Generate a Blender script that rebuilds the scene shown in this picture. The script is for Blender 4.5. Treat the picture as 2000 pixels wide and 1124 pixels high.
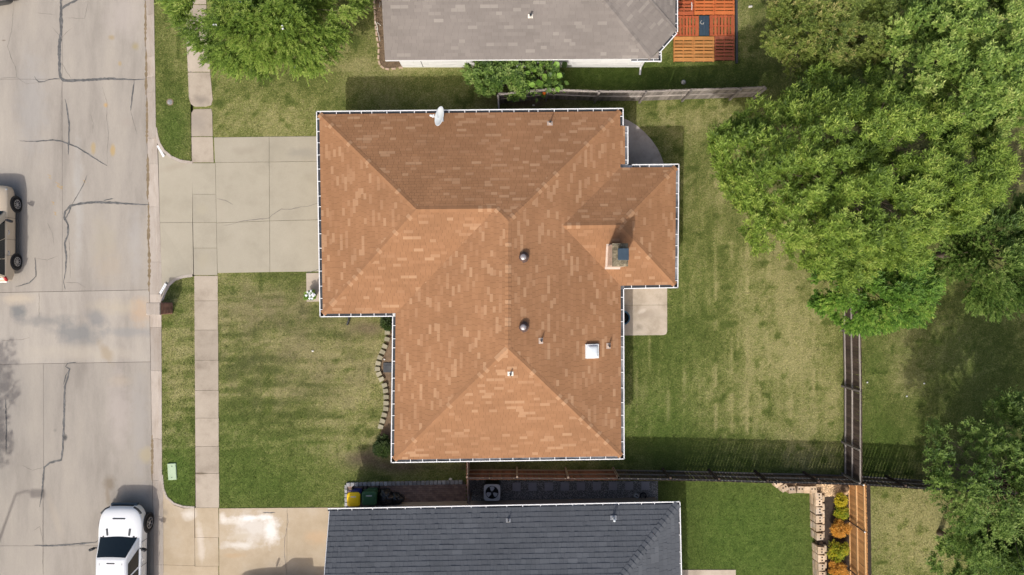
import bpy, bmesh, math, random
import numpy as np
from mathutils import Vector, Matrix

random.seed(7)
scene = bpy.context.scene
for o in list(bpy.data.objects):
    bpy.data.objects.remove(o)

# ------------------------------------------------------------------ camera
H = 35.0            # flying height of the drone above the lawn, metres
GS = 0.026          # metres of ground covered by one photo pixel
cam_d = bpy.data.cameras.new("camera")
cam_d.sensor_width = 36.0
cam_d.sensor_fit = 'HORIZONTAL'
cam_d.lens = 36.0 * (H / GS) / 2000.0
cam_d.clip_end = 2000.0
cam = bpy.data.objects.new("camera", cam_d)
scene.collection.objects.link(cam)
cam.location = (0, 0, H)
cam.rotation_euler = (0, 0, 0)
scene.camera = cam

# ------------------------------------------------------------------ sky, sun, exposure
SHX, SHY = 0.335, 0.93            # shadow offset on the ground per metre of height
sun_dir = Vector((-SHX, -SHY, 1.0)).normalized()      # towards the sun
elev = math.asin(sun_dir.z)
world = bpy.data.worlds.new("World")
scene.world = world
world.use_nodes = True
wn = world.node_tree
wn.nodes.clear()
sky = wn.nodes.new("ShaderNodeTexSky")
sky.sky_type = 'NISHITA'
sky.sun_disc = False
sky.sun_elevation = elev
sky.sun_rotation = math.atan2(sun_dir.x, sun_dir.y)
sky.air_density = 1.0
sky.dust_density = 6.0
sky.ozone_density = 1.0
bgn = wn.nodes.new("ShaderNodeBackground")
bgn.inputs[1].default_value = 0.15
won = wn.nodes.new("ShaderNodeOutputWorld")
wn.links.new(sky.outputs[0], bgn.inputs[0])
wn.links.new(bgn.outputs[0], won.inputs[0])

sun_l = bpy.data.lights.new("sun", 'SUN')
sun_l.energy = 2.75
sun_l.angle = math.radians(0.9)
sun_l.color = (1.0, 0.965, 0.905)
sun_o = bpy.data.objects.new("sun", sun_l)
scene.collection.objects.link(sun_o)
sun_o.location = sun_dir * 60
sun_o.rotation_euler = sun_dir.to_track_quat('Z', 'Y').to_euler()

scene.cycles.max_bounces = 5
scene.cycles.diffuse_bounces = 3
scene.cycles.glossy_bounces = 2
scene.cycles.transmission_bounces = 3
vs = scene.view_settings
vs.view_transform = 'Standard'
vs.look = 'None'
vs.exposure = 0.06
vs.gamma = 1.0
vs.use_curve_mapping = False

# ------------------------------------------------------------------ helpers
COL = scene.collection

def W(px, py, z=0.0):
    """survey: the place of a point of known height z"""
    k = GS * (H - z) / H
    return Vector(((px - 1000.0) * k, (562.0 - py) * k, z))

def W2(px, py, z=0.0):
    v = W(px, py, z)
    return (v.x, v.y)

def tag(o, label=None, cat=None, group=None, kind=None):
    if label: o["label"] = label
    if cat: o["category"] = cat
    if group: o["group"] = group
    if kind: o["kind"] = kind
    return o

def thing(name, loc, label, cat, group=None):
    o = bpy.data.objects.new(name, None)
    COL.objects.link(o)
    o.empty_display_size = 0.3
    o.location = loc
    return tag(o, label, cat, group)

def attach(o, parent):
    """parts are modelled in place; the parent's own placement is taken out again"""
    if parent is not None:
        o.parent = parent
        if parent.type == 'EMPTY':
            o.matrix_parent_inverse = Matrix.Translation(-Vector(parent.location))
        else:
            o.matrix_parent_inverse = parent.matrix_basis.inverted()
    return o

class MB:
    """collects faces for one mesh"""
    def __init__(self):
        self.v = []; self.f = []; self.t = []; self.m = []
    def face(self, pts, tint=0.5, mi=0):
        n = len(self.v)
        self.v.extend([tuple(p) for p in pts])
        self.f.append(tuple(range(n, n + len(pts))))
        self.t.append(tint); self.m.append(mi)
        return self
    def add(self, verts, faces, tint=0.5, mi=0):
        n = len(self.v)
        self.v.extend([tuple(p) for p in verts])
        for f in faces:
            self.f.append(tuple(i + n for i in f)); self.t.append(tint); self.m.append(mi)
        return self
    def box(self, c, s, rz=0.0, tint=0.5, mi=0, mat=None, bev=0.0):
        hx, hy, hz = s[0] / 2, s[1] / 2, s[2] / 2
        if bev > 0:
            b = bev
            pr = [(-hx + b, -hy), (hx - b, -hy), (hx, -hy + b), (hx, hy - b), (hx - b, hy), (-hx + b, hy), (-hx, hy - b), (-hx, -hy + b)]
        else:
            pr = [(-hx, -hy), (hx, -hy), (hx, hy), (-hx, hy)]
        if mat is None:
            mat = Matrix.Translation(Vector(c)) @ Matrix.Rotation(rz, 4, 'Z')
        else:
            mat = mat @ Matrix.Translation(Vector(c)) @ Matrix.Rotation(rz, 4, 'Z')
        n = len(pr)
        if bev > 0:
            zs = [(-hz, 1.0), (hz - bev, 1.0), (hz, None)]
            rings = []
            for z, k in zs:
                if k is None:
                    rings.append([mat @ Vector((p[0] * (hx - bev) / hx, p[1] * (hy - bev) / hy, z)) for p in pr])
                else:
                    rings.append([mat @ Vector((p[0], p[1], z)) for p in pr])
            vs_ = [p for r in rings for p in r]
            fs = [tuple(range(n - 1, -1, -1)), tuple(range(2 * n, 3 * n))]
            for r in range(2):
                for i in range(n):
                    j = (i + 1) % n
                    fs.append((r * n + i, r * n + j, (r + 1) * n + j, (r + 1) * n + i))
        else:
            vs_ = [mat @ Vector((p[0], p[1], -hz)) for p in pr] + [mat @ Vector((p[0], p[1], hz)) for p in pr]
            fs = [tuple(range(n - 1, -1, -1)), tuple(range(n, 2 * n))]
            for i in range(n):
                j = (i + 1) % n
                fs.append((i, j, n + j, n + i))
        return self.add(vs_, fs, tint, mi)
    def prism(self, poly, z0, z1, tint=0.5, mi=0, bottom=False):
        """vertical prism over a CCW plan polygon; z1 may be a list per vertex"""
        n = len(poly)
        z1s = z1 if isinstance(z1, (list, tuple)) else [z1] * n
        vs_ = [(p[0], p[1], z0) for p in poly] + [(p[0], p[1], z1s[i]) for i, p in enumerate(poly)]
        fs = [tuple(range(n, 2 * n))]
        if bottom: fs.append(tuple(range(n - 1, -1, -1)))
        for i in range(n):
            j = (i + 1) % n
            fs.append((i, j, n + j, n + i))
        return self.add(vs_, fs, tint, mi)
    def tube(self, pts, rad, n=8, tint=0.5, mi=0, cap=True):
        pts = [Vector(p) for p in pts]
        rads = rad if isinstance(rad, (list, tuple)) else [rad] * len(pts)
        vs_ = []; fs = []
        ref = Vector((0, 0, 1))
        for i, p in enumerate(pts):
            d = (pts[min(i + 1, len(pts) - 1)] - pts[max(i - 1, 0)])
            if d.length < 1e-9: d = Vector((0, 0, 1))
            d.normalize()
            r = ref if abs(d.z) < 0.9 else Vector((1, 0, 0))
            a = d.cross(r).normalized(); b = d.cross(a).normalized()
            for k in range(n):
                t = 2 * math.pi * k / n
                vs_.append(p + (a * math.cos(t) + b * math.sin(t)) * rads[i])
        for i in range(len(pts) - 1):
            for k in range(n):
                k2 = (k + 1) % n
                fs.append((i * n + k, (i + 1) * n + k, (i + 1) * n + k2, i * n + k2))
        if cap:
            fs.append(tuple(range(n)))
            fs.append(tuple((len(pts) - 1) * n + k for k in range(n - 1, -1, -1)))
        return self.add(vs_, fs, tint, mi)
    def lathe(self, prof, n=20, mat=None, tint=0.5, mi=0):
        """profile of (radius, z), turned round z"""
        mat = mat or Matrix.Identity(4)
        vs_ = []; fs = []
        for r, z in prof:
            for k in range(n):
                t = 2 * math.pi * k / n
                vs_.append(mat @ Vector((r * math.cos(t), r * math.sin(t), z)))
        for i in range(len(prof) - 1):
            for k in range(n):
                k2 = (k + 1) % n
                fs.append((i * n + k, i * n + k2, (i + 1) * n + k2, (i + 1) * n + k))
        fs.append(tuple(range(n - 1, -1, -1)))
        fs.append(tuple((len(prof) - 1) * n + k for k in range(n)))
        return self.add(vs_, fs, tint, mi)
    def mesh(self, name):
        me = bpy.data.meshes.new(name)
        me.from_pydata(self.v, [], self.f)
        a = me.attributes.new("tint", 'FLOAT', 'FACE')
        a.data.foreach_set("value", self.t)
        if any(self.m):
            me.polygons.foreach_set("material_index", self.m)
        me.update()
        return me
    def build(self, name, mats, parent=None, smooth=False, bevel=0.0, sub=0):
        me = self.mesh(name)
        for m in (mats if isinstance(mats, (list, tuple)) else [mats]):
            me.materials.append(m)
        if smooth:
            me.polygons.foreach_set("use_smooth", [True] * len(me.polygons))
        o = bpy.data.objects.new(name, me)
        COL.objects.link(o)
        attach(o, parent)
        if bevel:
            b = o.modifiers.new("bevel", 'BEVEL'); b.width = bevel; b.segments = 2; b.limit_method = 'ANGLE'; b.angle_limit = math.radians(35)
        if sub:
            s_ = o.modifiers.new("sub", 'SUBSURF'); s_.levels = sub; s_.render_levels = sub
        return o

def put(name, me, mat4, parent=None):
    """one more object on shared mesh data"""
    o = bpy.data.objects.new(name, me)
    COL.objects.link(o)
    o.matrix_basis = mat4
    attach(o, parent)
    return o

# numpy value noise ---------------------------------------------------------
_rng = np.random.RandomState(11)
_tab = _rng.rand(256, 256)
def vnoise(x, y):
    xi = np.floor(x).astype(int); yi = np.floor(y).astype(int)
    fx = x - xi; fy = y - yi
    fx = fx * fx * (3 - 2 * fx); fy = fy * fy * (3 - 2 * fy)
    a = _tab[xi % 256, yi % 256]; b = _tab[(xi + 1) % 256, yi % 256]
    c = _tab[xi % 256, (yi + 1) % 256]; d = _tab[(xi + 1) % 256, (yi + 1) % 256]
    return (a * (1 - fx) + b * fx) * (1 - fy) + (c * (1 - fx) + d * fx) * fy
def fbm(x, y, o=4):
    s = 0; a = 0.5; t = 0
    for i in range(o):
        s = s + a * vnoise(x + 17.3 * i, y + 9.1 * i); t += a
        x = x * 2.03; y = y * 2.03; a *= 0.5
    return s / t

def in_poly(x, y, poly):
    """vectorised point in polygon"""
    inside = np.zeros(x.shape, bool)
    n = len(poly)
    for i in range(n):
        x1, y1 = poly[i]; x2, y2 = poly[(i + 1) % n]
        cond = ((y1 > y) != (y2 > y))
        xx = (x2 - x1) * (y - y1) / ((y2 - y1) if abs(y2 - y1) > 1e-12 else 1e-12) + x1
        inside ^= cond & (x < xx)
    return inside

def clip(poly, a, b):
    """keep the part of poly left of the directed line a->b"""
    out = []
    dx = b[0] - a[0]; dy = b[1] - a[1]
    n = len(poly)
    ds = [dx * (p[1] - a[1]) - dy * (p[0] - a[0]) for p in poly]
    for i in range(n):
        j = (i + 1) % n
        if ds[i] >= 0: out.append(poly[i])
        if (ds[i] >= 0) != (ds[j] >= 0):
            t = ds[i] / (ds[i] - ds[j])
            out.append((poly[i][0] + t * (poly[j][0] - poly[i][0]), poly[i][1] + t * (poly[j][1] - poly[i][1])))
    return out
def clip_convex(poly, conv):
    for i in range(len(conv)):
        poly = clip(poly, conv[i], conv[(i + 1) % len(conv)])
        if len(poly) < 3: return []
    return poly
def area2(p):
    return 0.5 * sum(p[i][0] * p[(i + 1) % len(p)][1] - p[(i + 1) % len(p)][0] * p[i][1] for i in range(len(p)))
def ccw(p):
    return list(p) if area2(p) > 0 else list(reversed(p))

# ------------------------------------------------------------------ materials
MATS = {}
def nd(nt, t, **kw):
    n = nt.nodes.new(t)
    for k, v in kw.items():
        setattr(n, k, v)
    return n
def newmat(name):
    m = bpy.data.materials.new(name)
    m.use_nodes = True
    nt = m.node_tree
    nt.nodes.clear()
    out = nd(nt, "ShaderNodeOutputMaterial")
    bs = nd(nt, "ShaderNodeBsdfPrincipled")
    nt.links.new(bs.outputs[0], out.inputs[0])
    return m, nt, bs
def rgba(c): return (c[0], c[1], c[2], 1.0)
def ramp(nt, fac, cols, lo=0.3, hi=0.7):
    r = nd(nt, "ShaderNodeValToRGB")
    el = r.color_ramp.elements
    n = len(cols)
    while len(el) < n: el.new(0.5)
    for i, c in enumerate(cols):
        el[i].position = lo + (hi - lo) * (i / max(1, n - 1))
        el[i].color = rgba(c)
    nt.links.new(fac, r.inputs[0])
    return r.outputs[0]
def mixc(nt, fac, a, b, mode='MIX'):
    m = nd(nt, "ShaderNodeMix", data_type='RGBA', blend_type=mode)
    for s, v in ((m.inputs[0], fac), (m.inputs[6], a), (m.inputs[7], b)):
        if isinstance(v, (int, float)): s.default_value = v
        elif isinstance(v, (tuple, list)): s.default_value = rgba(v)
        else: nt.links.new(v, s)
    return m.outputs[2]
def math_n(nt, op, a, b=None, c=None, clampit=False):
    m = nd(nt, "ShaderNodeMath", operation=op, use_clamp=clampit)
    for i, v in enumerate((a, b, c)):
        if v is None: continue
        if isinstance(v, (int, float)): m.inputs[i].default_value = v
        else: nt.links.new(v, m.inputs[i])
    return m.outputs[0]
def pos(nt, stretch=(1, 1, 1), coord='pos'):
    if coord == 'pos':
        g = nd(nt, "ShaderNodeNewGeometry").outputs["Position"]
    else:
        g = nd(nt, "ShaderNodeTexCoord").outputs["Object"]
    mp = nd(nt, "ShaderNodeMapping")
    mp.inputs["Scale"].default_value = stretch
    nt.links.new(g, mp.inputs[0])
    return mp.outputs[0]
def noise(nt, vec, scale, detail=5, rough=0.6, dist=0.0):
    n = nd(nt, "ShaderNodeTexNoise")
    n.inputs["Scale"].default_value = scale
    n.inputs["Detail"].default_value = detail
    n.inputs["Roughness"].default_value = rough
    n.inputs["Distortion"].default_value = dist
    nt.links.new(vec, n.inputs["Vector"])
    return n.outputs["Fac"]
def attr(nt, name):
    a = nd(nt, "ShaderNodeAttribute"); a.attribute_name = name
    return a.outputs["Fac"]
def set_bump(nt, bs, h, strength, dist=0.02):
    b = nd(nt, "ShaderNodeBump")
    b.inputs["Strength"].default_value = strength
    b.inputs["Distance"].default_value = dist
    nt.links.new(h, b.inputs["Height"])
    nt.links.new(b.outputs[0], bs.inputs["Normal"])

def mat(name, cols, scale=2.0, rough=0.8, bump=0.0, bscale=40.0, stretch=(1, 1, 1), tintamt=0.0, tintcols=None,
        metallic=0.0, spec=0.3, coat=0.0, coord='pos', fine=0.12, bdist=0.01, lo=0.3, hi=0.7):
    """mottled surface: two noise scales between the given colours, a tint per piece, fine grain"""
    m, nt, bs = newmat(name)
    v = pos(nt, stretch, coord)
    if len(cols) == 1:
        r = nd(nt, "ShaderNodeRGB"); r.outputs[0].default_value = rgba(cols[0]); c = r.outputs[0]
    else:
        c = ramp(nt, noise(nt, v, scale, 6, 0.65), cols, lo, hi)
    if tintcols:
        tc = ramp(nt, attr(nt, "tint"), tintcols, 0.0, 1.0)
        c = mixc(nt, 1.0, c, tc, 'MULTIPLY')
    elif tintamt:
        k = math_n(nt, 'MULTIPLY_ADD', attr(nt, "tint"), 2 * tintamt, 1.0 - tintamt)
        c = mixc(nt, 1.0, c, k, 'MULTIPLY')
    if fine:
        g = noise(nt, v, bscale, 3, 0.7)
        k = math_n(nt, 'MULTIPLY_ADD', g, 2 * fine, 1.0 - fine)
        c = mixc(nt, 1.0, c, k, 'MULTIPLY')
        if bump: set_bump(nt, bs, g, bump, bdist)
    nt.links.new(c, bs.inputs["Base Color"])
    bs.inputs["Roughness"].default_value = rough
    bs.inputs["Metallic"].default_value = metallic
    bs.inputs["Specular IOR Level"].default_value = spec
    bs.inputs["Coat Weight"].default_value = coat
    m["csock"] = 0
    MATS[name] = m
    return m

def add_blobs(m, blobs):
    """stains with a shape of their own: (px,py,rx,ry,rot,colour,strength)"""
    nt = m.node_tree
    bs = next(n for n in nt.nodes if n.type == 'BSDF_PRINCIPLED')
    link = bs.inputs["Base Color"].links[0]
    c = link.from_socket
    g = nd(nt, "ShaderNodeNewGeometry").outputs["Position"]
    nz = nd(nt, "ShaderNodeTexNoise"); nz.inputs["Scale"].default_value = 1.6; nz.inputs["Detail"].default_value = 5
    nz.inputs["Roughness"].default_value = 0.65
    nt.links.new(g, nz.inputs["Vector"])
    for (px, py, rx, ry, rot, col, st) in blobs:
        w = W(px, py, 0)
        mp = nd(nt, "ShaderNodeMapping")
        mp.vector_type = 'TEXTURE'
        mp.inputs["Location"].default_value = (w.x, w.y, 0)
        mp.inputs["Rotation"].default_value = (0, 0, rot)
        mp.inputs["Scale"].default_value = (rx * GS, ry * GS, 1000.0)
        nt.links.new(g, mp.inputs[0])
        ln = nd(nt, "ShaderNodeVectorMath", operation='LENGTH')
        nt.links.new(mp.outputs[0], ln.inputs[0])
        k = math_n(nt, 'SUBTRACT', 1.0, ln.outputs["Value"])
        k = math_n(nt, 'MULTIPLY_ADD', nz.outputs["Fac"], 1.6, math_n(nt, 'ADD', k, -0.8))
        k = math_n(nt, 'MULTIPLY', k, st * 1.4, clampit=True)
        k = math_n(nt, 'MINIMUM', k, st)
        c = mixc(nt, k, c, col)
    nt.links.new(c, bs.inputs["Base Color"])

def leafmat(name, cols, rough=0.5, trans=0.36):
    m = bpy.data.materials.new(name); m.use_nodes = True
    nt = m.node_tree; nt.nodes.clear()
    out = nd(nt, "ShaderNodeOutputMaterial")
    bs = nd(nt, "ShaderNodeBsdfPrincipled")
    tr = nd(nt, "ShaderNodeBsdfTranslucent")
    mx = nd(nt, "ShaderNodeMixShader"); mx.inputs[0].default_value = trans
    c = ramp(nt, attr(nt, "tint"), cols, 0.0, 1.0)
    nt.links.new(c, bs.inputs["Base Color"]); nt.links.new(c, tr.inputs[0])
    bs.inputs["Roughness"].default_value = rough
    bs.inputs["Specular IOR Level"].default_value = 0.35
    nt.links.new(bs.outputs[0], mx.inputs[1]); nt.links.new(tr.outputs[0], mx.inputs[2])
    nt.links.new(mx.outputs[0], out.inputs[0])
    MATS[name] = m
    return m

# roof shingles
def shingle_mat(name, cols, grain=0.14):
    m, nt, bs = newmat(name)
    v = pos(nt)
    c = ramp(nt, attr(nt, "tint"), cols, 0.0, 1.0)
    g = noise(nt, v, 55.0, 3, 0.8)
    big = noise(nt, v, 0.45, 4, 0.6)
    k = math_n(nt, 'MULTIPLY_ADD', g, 2 * grain, 1.0 - grain)
    k2 = math_n(nt, 'MULTIPLY_ADD', big, 0.5, 0.75)
    c = mixc(nt, 1.0, c, k, 'MULTIPLY'); c = mixc(nt, 1.0, c, k2, 'MULTIPLY')
    nt.links.new(c, bs.inputs["Base Color"])
    bs.inputs["Roughness"].default_value = 0.92
    bs.inputs["Specular IOR Level"].default_value = 0.2
    set_bump(nt, bs, g, 0.5, 0.004)
    MATS[name] = m
    return m
shingle_mat("terracotta_shingle", [(0.258, 0.132, 0.066), (0.285, 0.147, 0.074), (0.299, 0.155, 0.078), (0.316, 0.165, 0.085), (0.355, 0.200, 0.110), (0.395, 0.232, 0.131)])
shingle_mat("taupe_shingle", [(0.175, 0.155, 0.140), (0.200, 0.177, 0.160), (0.212, 0.188, 0.170), (0.226, 0.201, 0.181), (0.252, 0.226, 0.202), (0.275, 0.248, 0.222)], 0.1)
shingle_mat("slate_shingle", [(0.086, 0.094, 0.106), (0.096, 0.104, 0.117), (0.101, 0.109, 0.123), (0.108, 0.117, 0.131), (0.116, 0.125, 0.139), (0.126, 0.135, 0.150)], 0.16)
mat("roof_underlay", [(0.14, 0.065, 0.035)], rough=0.95, fine=0.1)
mat("dark_underlay", [(0.035, 0.04, 0.048)], rough=0.95, fine=0.1)
mat("taupe_underlay", [(0.12, 0.105, 0.095)], rough=0.95, fine=0.1)
mat("white_paint", [(0.74, 0.75, 0.76), (0.82, 0.82, 0.82)], 3.0, 0.4, fine=0.03)
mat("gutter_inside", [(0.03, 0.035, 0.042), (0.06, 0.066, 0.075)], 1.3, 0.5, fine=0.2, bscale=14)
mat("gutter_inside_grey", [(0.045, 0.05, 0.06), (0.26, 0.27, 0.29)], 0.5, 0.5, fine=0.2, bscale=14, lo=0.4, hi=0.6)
mat("red_brick", [(0.30, 0.155, 0.115), (0.40, 0.22, 0.165)], 6, 0.9, 0.3, tintamt=0.25)
mat("mortar_buff", [(0.46, 0.38, 0.30), (0.60, 0.50, 0.41)], 8, 0.9, 0.3, tintamt=0.1)
mat("buff_brick", [(0.42, 0.30, 0.22), (0.58, 0.44, 0.34)], 9, 0.9, 0.3, tintamt=0.2)
mat("white_brick", [(0.62, 0.62, 0.61), (0.80, 0.80, 0.79), (0.84, 0.84, 0.83)], 3.0, 0.8, 0.3, stretch=(0.5, 1, 4), tintamt=0.06, bscale=20)
mat("tan_siding", [(0.42, 0.35, 0.27), (0.48, 0.4, 0.31)], 3, 0.8)
mat("mossy_mortar", [(0.07, 0.06, 0.04), (0.18, 0.15, 0.10), (0.33, 0.28, 0.19)], 7, 0.95, 0.6, bscale=30)
mat("blued_metal", [(0.055, 0.085, 0.115), (0.075, 0.11, 0.145)], 2, 0.35, metallic=0.4, fine=0.06)
mat("flashing", [(0.44, 0.35, 0.29), (0.56, 0.46, 0.39)], 6, 0.6)
mat("galvanised", [(0.40, 0.41, 0.42), (0.58, 0.58, 0.58)], 8, 0.45, metallic=0.5, fine=0.08)
mat("brown_metal", [(0.085, 0.05, 0.042), (0.14, 0.09, 0.075)], 6, 0.5, metallic=0.2)
mat("vent_top", [(0.30, 0.26, 0.26), (0.5, 0.47, 0.47)], 14, 0.4, metallic=0.5, fine=0.2)
mat("skylight_dome", [(0.68, 0.74, 0.78), (0.80, 0.83, 0.85)], 2, 0.15, fine=0.03, spec=0.5)
mat("dish_grey", [(0.58, 0.63, 0.66), (0.68, 0.72, 0.74)], 3, 0.4, fine=0.04)
mat("dark_grey_metal", [(0.05, 0.055, 0.062), (0.08, 0.085, 0.09)], 4, 0.5, metallic=0.3)
mat("black_plastic", [(0.012, 0.013, 0.016), (0.022, 0.024, 0.028)], 4, 0.4, spec=0.4)
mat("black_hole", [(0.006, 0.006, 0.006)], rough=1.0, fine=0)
mat("glass_dark", [(0.010, 0.018, 0.022)], rough=0.05, fine=0, spec=0.6)

# hard ground
road_m = mat("road_concrete", [(0.259, 0.233, 0.204), (0.336, 0.304, 0.266), (0.389, 0.350, 0.300)], 0.45, 0.9, 0.25, bscale=26, stretch=(1.6, 0.35, 1), tintamt=0.13, fine=0.13)
drive_m = mat("drive_concrete", [(0.318, 0.287, 0.226), (0.362, 0.328, 0.259), (0.385, 0.348, 0.278)], 0.6, 0.9, 0.2, bscale=24, tintamt=0.12, fine=0.1)
walk_m = mat("walk_concrete", [(0.296, 0.248, 0.196), (0.392, 0.335, 0.270), (0.435, 0.374, 0.304)], 0.9, 0.9, 0.25, bscale=24, tintamt=0.16, fine=0.13)
sdrive_m = mat("south_drive_concrete", [(0.378, 0.301, 0.204), (0.436, 0.354, 0.252), (0.475, 0.403, 0.310)], 0.6, 0.9, 0.2, bscale=24, tintamt=0.1, fine=0.1)
curb_m = mat("curb_concrete", [(0.313, 0.262, 0.216), (0.386, 0.336, 0.290), (0.432, 0.386, 0.340)], 1.1, 0.9, 0.3, bscale=22, stretch=(2, 0.6, 1), tintamt=0.14, fine=0.15)
patio_m = mat("patio_concrete", [(0.36, 0.30, 0.235), (0.47, 0.40, 0.32), (0.53, 0.46, 0.38)], 1.2, 0.9, 0.25, bscale=24, tintamt=0.1, fine=0.16)
greypatio_m = mat("grey_patio_concrete", [(0.30, 0.265, 0.24), (0.41, 0.365, 0.335), (0.46, 0.415, 0.385)], 1.1, 0.9, 0.25, bscale=18, fine=0.15)
mat("joint_dirt", [(0.10, 0.08, 0.06), (0.17, 0.14, 0.10)], 3, 1.0)
mat("tar_seal", [(0.075, 0.075, 0.075), (0.115, 0.114, 0.112), (0.19, 0.185, 0.178)], 3.5, 0.7, bscale=14, fine=0.3)
mat("hairline", [(0.15, 0.135, 0.115), (0.26, 0.235, 0.21)], 3, 1.0)
mat("rust_paint", [(0.42, 0.25, 0.07), (0.44, 0.31, 0.14)], 8, 0.9)
mat("gutter_dirt", [(0.17, 0.13, 0.08), (0.26, 0.2, 0.13)], 3, 1.0, fine=0.25, bscale=12)
mat("paver_side", [(0.2, 0.135, 0.11), (0.29, 0.2, 0.165)], 4, 0.9, 0.3, tintamt=0.2)
mat("grey_stone", [(0.20, 0.20, 0.205), (0.36, 0.355, 0.35)], 5, 0.9, 0.4, tintamt=0.25)
mat("stepping_stone", [(0.29, 0.27, 0.28), (0.34, 0.32, 0.33)], 2, 0.9, 0.2, tintamt=0.08)
mat("gravel", [(0.24, 0.23, 0.22), (0.32, 0.30, 0.28)], 9, 0.95, tintamt=0.8)
mat("gravel_bed", [(0.11, 0.105, 0.10), (0.2, 0.19, 0.18)], 12, 1.0, 0.5, bscale=30, fine=0.4)
mat("mulch", [(0.030, 0.022, 0.018), (0.065, 0.048, 0.037)], 6, 1.0, 0.8, bscale=22, fine=0.5)
mat("brown_mulch", [(0.12, 0.085, 0.055), (0.22, 0.155, 0.10)], 5, 1.0, 0.8, bscale=22, fine=0.5)
mat("wood_chip", [(0.48, 0.33, 0.19), (0.6, 0.44, 0.28)], 9, 0.9, tintamt=0.5)
mat("chip_bed", [(0.16, 0.10, 0.06), (0.28, 0.19, 0.115)], 9, 0.95, fine=0.3)
mat("edging_block", [(0.26, 0.24, 0.17), (0.36, 0.33, 0.24)], 4, 0.9, 0.3, tintamt=0.15)
mat("wall_block", [(0.40, 0.29, 0.18), (0.52, 0.40, 0.28), (0.47, 0.41, 0.35)], 2.6, 0.9, 0.4, tintamt=0.3, fine=0.25, bscale=16)
# timber
mat("grey_timber", [(0.16, 0.14, 0.125), (0.27, 0.24, 0.215)], 3, 0.9, 0.3, stretch=(6, 6, 0.6), tintamt=0.3, coord='obj')
mat("brown_timber", [(0.055, 0.038, 0.03), (0.10, 0.07, 0.056)], 3, 0.9, 0.3, stretch=(6, 6, 0.6), tintamt=0.3, coord='obj')
mat("rail_timber", [(0.28, 0.25, 0.225), (0.40, 0.36, 0.33)], 3, 0.9, 0.2, tintamt=0.2, fine=0.2)
mat("red_timber", [(0.135, 0.055, 0.034), (0.19, 0.08, 0.05)], 3, 0.9, 0.3, stretch=(6, 6, 0.6), tintamt=0.25, coord='obj')
mat("pale_rail", [(0.24, 0.18, 0.14), (0.32, 0.245, 0.19)], 3, 0.9, 0.2, tintamt=0.15, fine=0.2)
mat("cedar", [(0.42, 0.205, 0.075), (0.54, 0.29, 0.115)], 3, 0.85, 0.2, stretch=(6, 6, 0.6), tintamt=0.2, coord='obj')
mat("cedar_rail", [(0.60, 0.36, 0.16), (0.68, 0.43, 0.21)], 3, 0.85, 0.2, tintamt=0.1)
mat("stain_red", [(0.36, 0.085, 0.035), (0.44, 0.115, 0.045)], 2.5, 0.7, 0.15, tintamt=0.16, stretch=(2, 2, 1))
mat("stain_orange", [(0.46, 0.12, 0.035), (0.56, 0.165, 0.05)], 2.5, 0.7, 0.15, tintamt=0.14)
mat("stain_brown", [(0.27, 0.075, 0.04), (0.33, 0.10, 0.052)], 2.5, 0.7, 0.15, tintamt=0.14)
mat("stain_tan", [(0.45, 0.19, 0.055), (0.55, 0.26, 0.085)], 2.5, 0.7, 0.15, tintamt=0.14)
mat("board_dark", [(0.02, 0.016, 0.012), (0.035, 0.028, 0.02)], 4, 1.0)
# vehicles and small things
def paint(name, col, flake=0.0, rough=0.3, met=0.0):
    m, nt, bs = newmat(name)
    v = pos(nt)
    g = noise(nt, v, 3.0, 4)
    k = math_n(nt, 'MULTIPLY_ADD', g, 0.08, 0.96)
    nt.links.new(mixc(nt, 1.0, col, k, 'MULTIPLY'), bs.inputs["Base Color"])
    bs.inputs["Roughness"].default_value = rough
    bs.inputs["Metallic"].default_value = met
    bs.inputs["Coat Weight"].default_value = 0.6
    bs.inputs["Coat Roughness"].default_value = 0.06
    MATS[name] = m
    return m
paint("paint_white", (0.80, 0.81, 0.82))
paint("paint_gold", (0.58, 0.48, 0.355), rough=0.36, met=0.12)
paint("paint_charcoal", (0.035, 0.037, 0.040), rough=0.3, met=0.3)
paint("paint_white_roof", (0.78, 0.78, 0.78))
mat("tyre", [(0.012, 0.012, 0.013), (0.02, 0.02, 0.021)], 5, 0.8)
mat("alloy", [(0.50, 0.50, 0.51), (0.62, 0.62, 0.63)], 5, 0.3, metallic=0.8, fine=0.03)
mat("chrome", [(0.62, 0.64, 0.66)], rough=0.15, metallic=1.0, fine=0)
mat("red_lens", [(0.45, 0.012, 0.015)], rough=0.15, fine=0, spec=0.6)
mat("clear_lens", [(0.55, 0.57, 0.6)], rough=0.1, fine=0, spec=0.6)
mat("bin_yellow", [(0.90, 0.58, 0.008), (0.93, 0.62, 0.012)], 2, 0.45, fine=0.04)
mat("bin_blue", [(0.012, 0.022, 0.16), (0.02, 0.03, 0.2)], 2, 0.45, fine=0.05)
mat("bin_green", [(0.028, 0.085, 0.038), (0.04, 0.115, 0.05)], 2, 0.45, fine=0.05)
mat("bag_black", [(0.008, 0.009, 0.012), (0.014, 0.016, 0.02)], 3, 0.28, spec=0.6)
mat("unit_grey", [(0.44, 0.44, 0.43), (0.52, 0.52, 0.51)], 3, 0.5, fine=0.06)
mat("fan_grey", [(0.38, 0.39, 0.41), (0.5, 0.51, 0.53)], 3, 0.4, fine=0.06)
mat("lid_green", [(0.36, 0.47, 0.31), (0.43, 0.53, 0.37)], 4, 0.7, fine=0.08)
mat("pale_stone", [(0.6, 0.57, 0.5), (0.72, 0.69, 0.62)], 8, 0.9)
mat("ball_white", [(0.75, 0.75, 0.73)], rough=0.4, fine=0.04)
mat("ball_grey", [(0.42, 0.41, 0.37), (0.55, 0.53, 0.48)], 9, 0.7)
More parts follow.
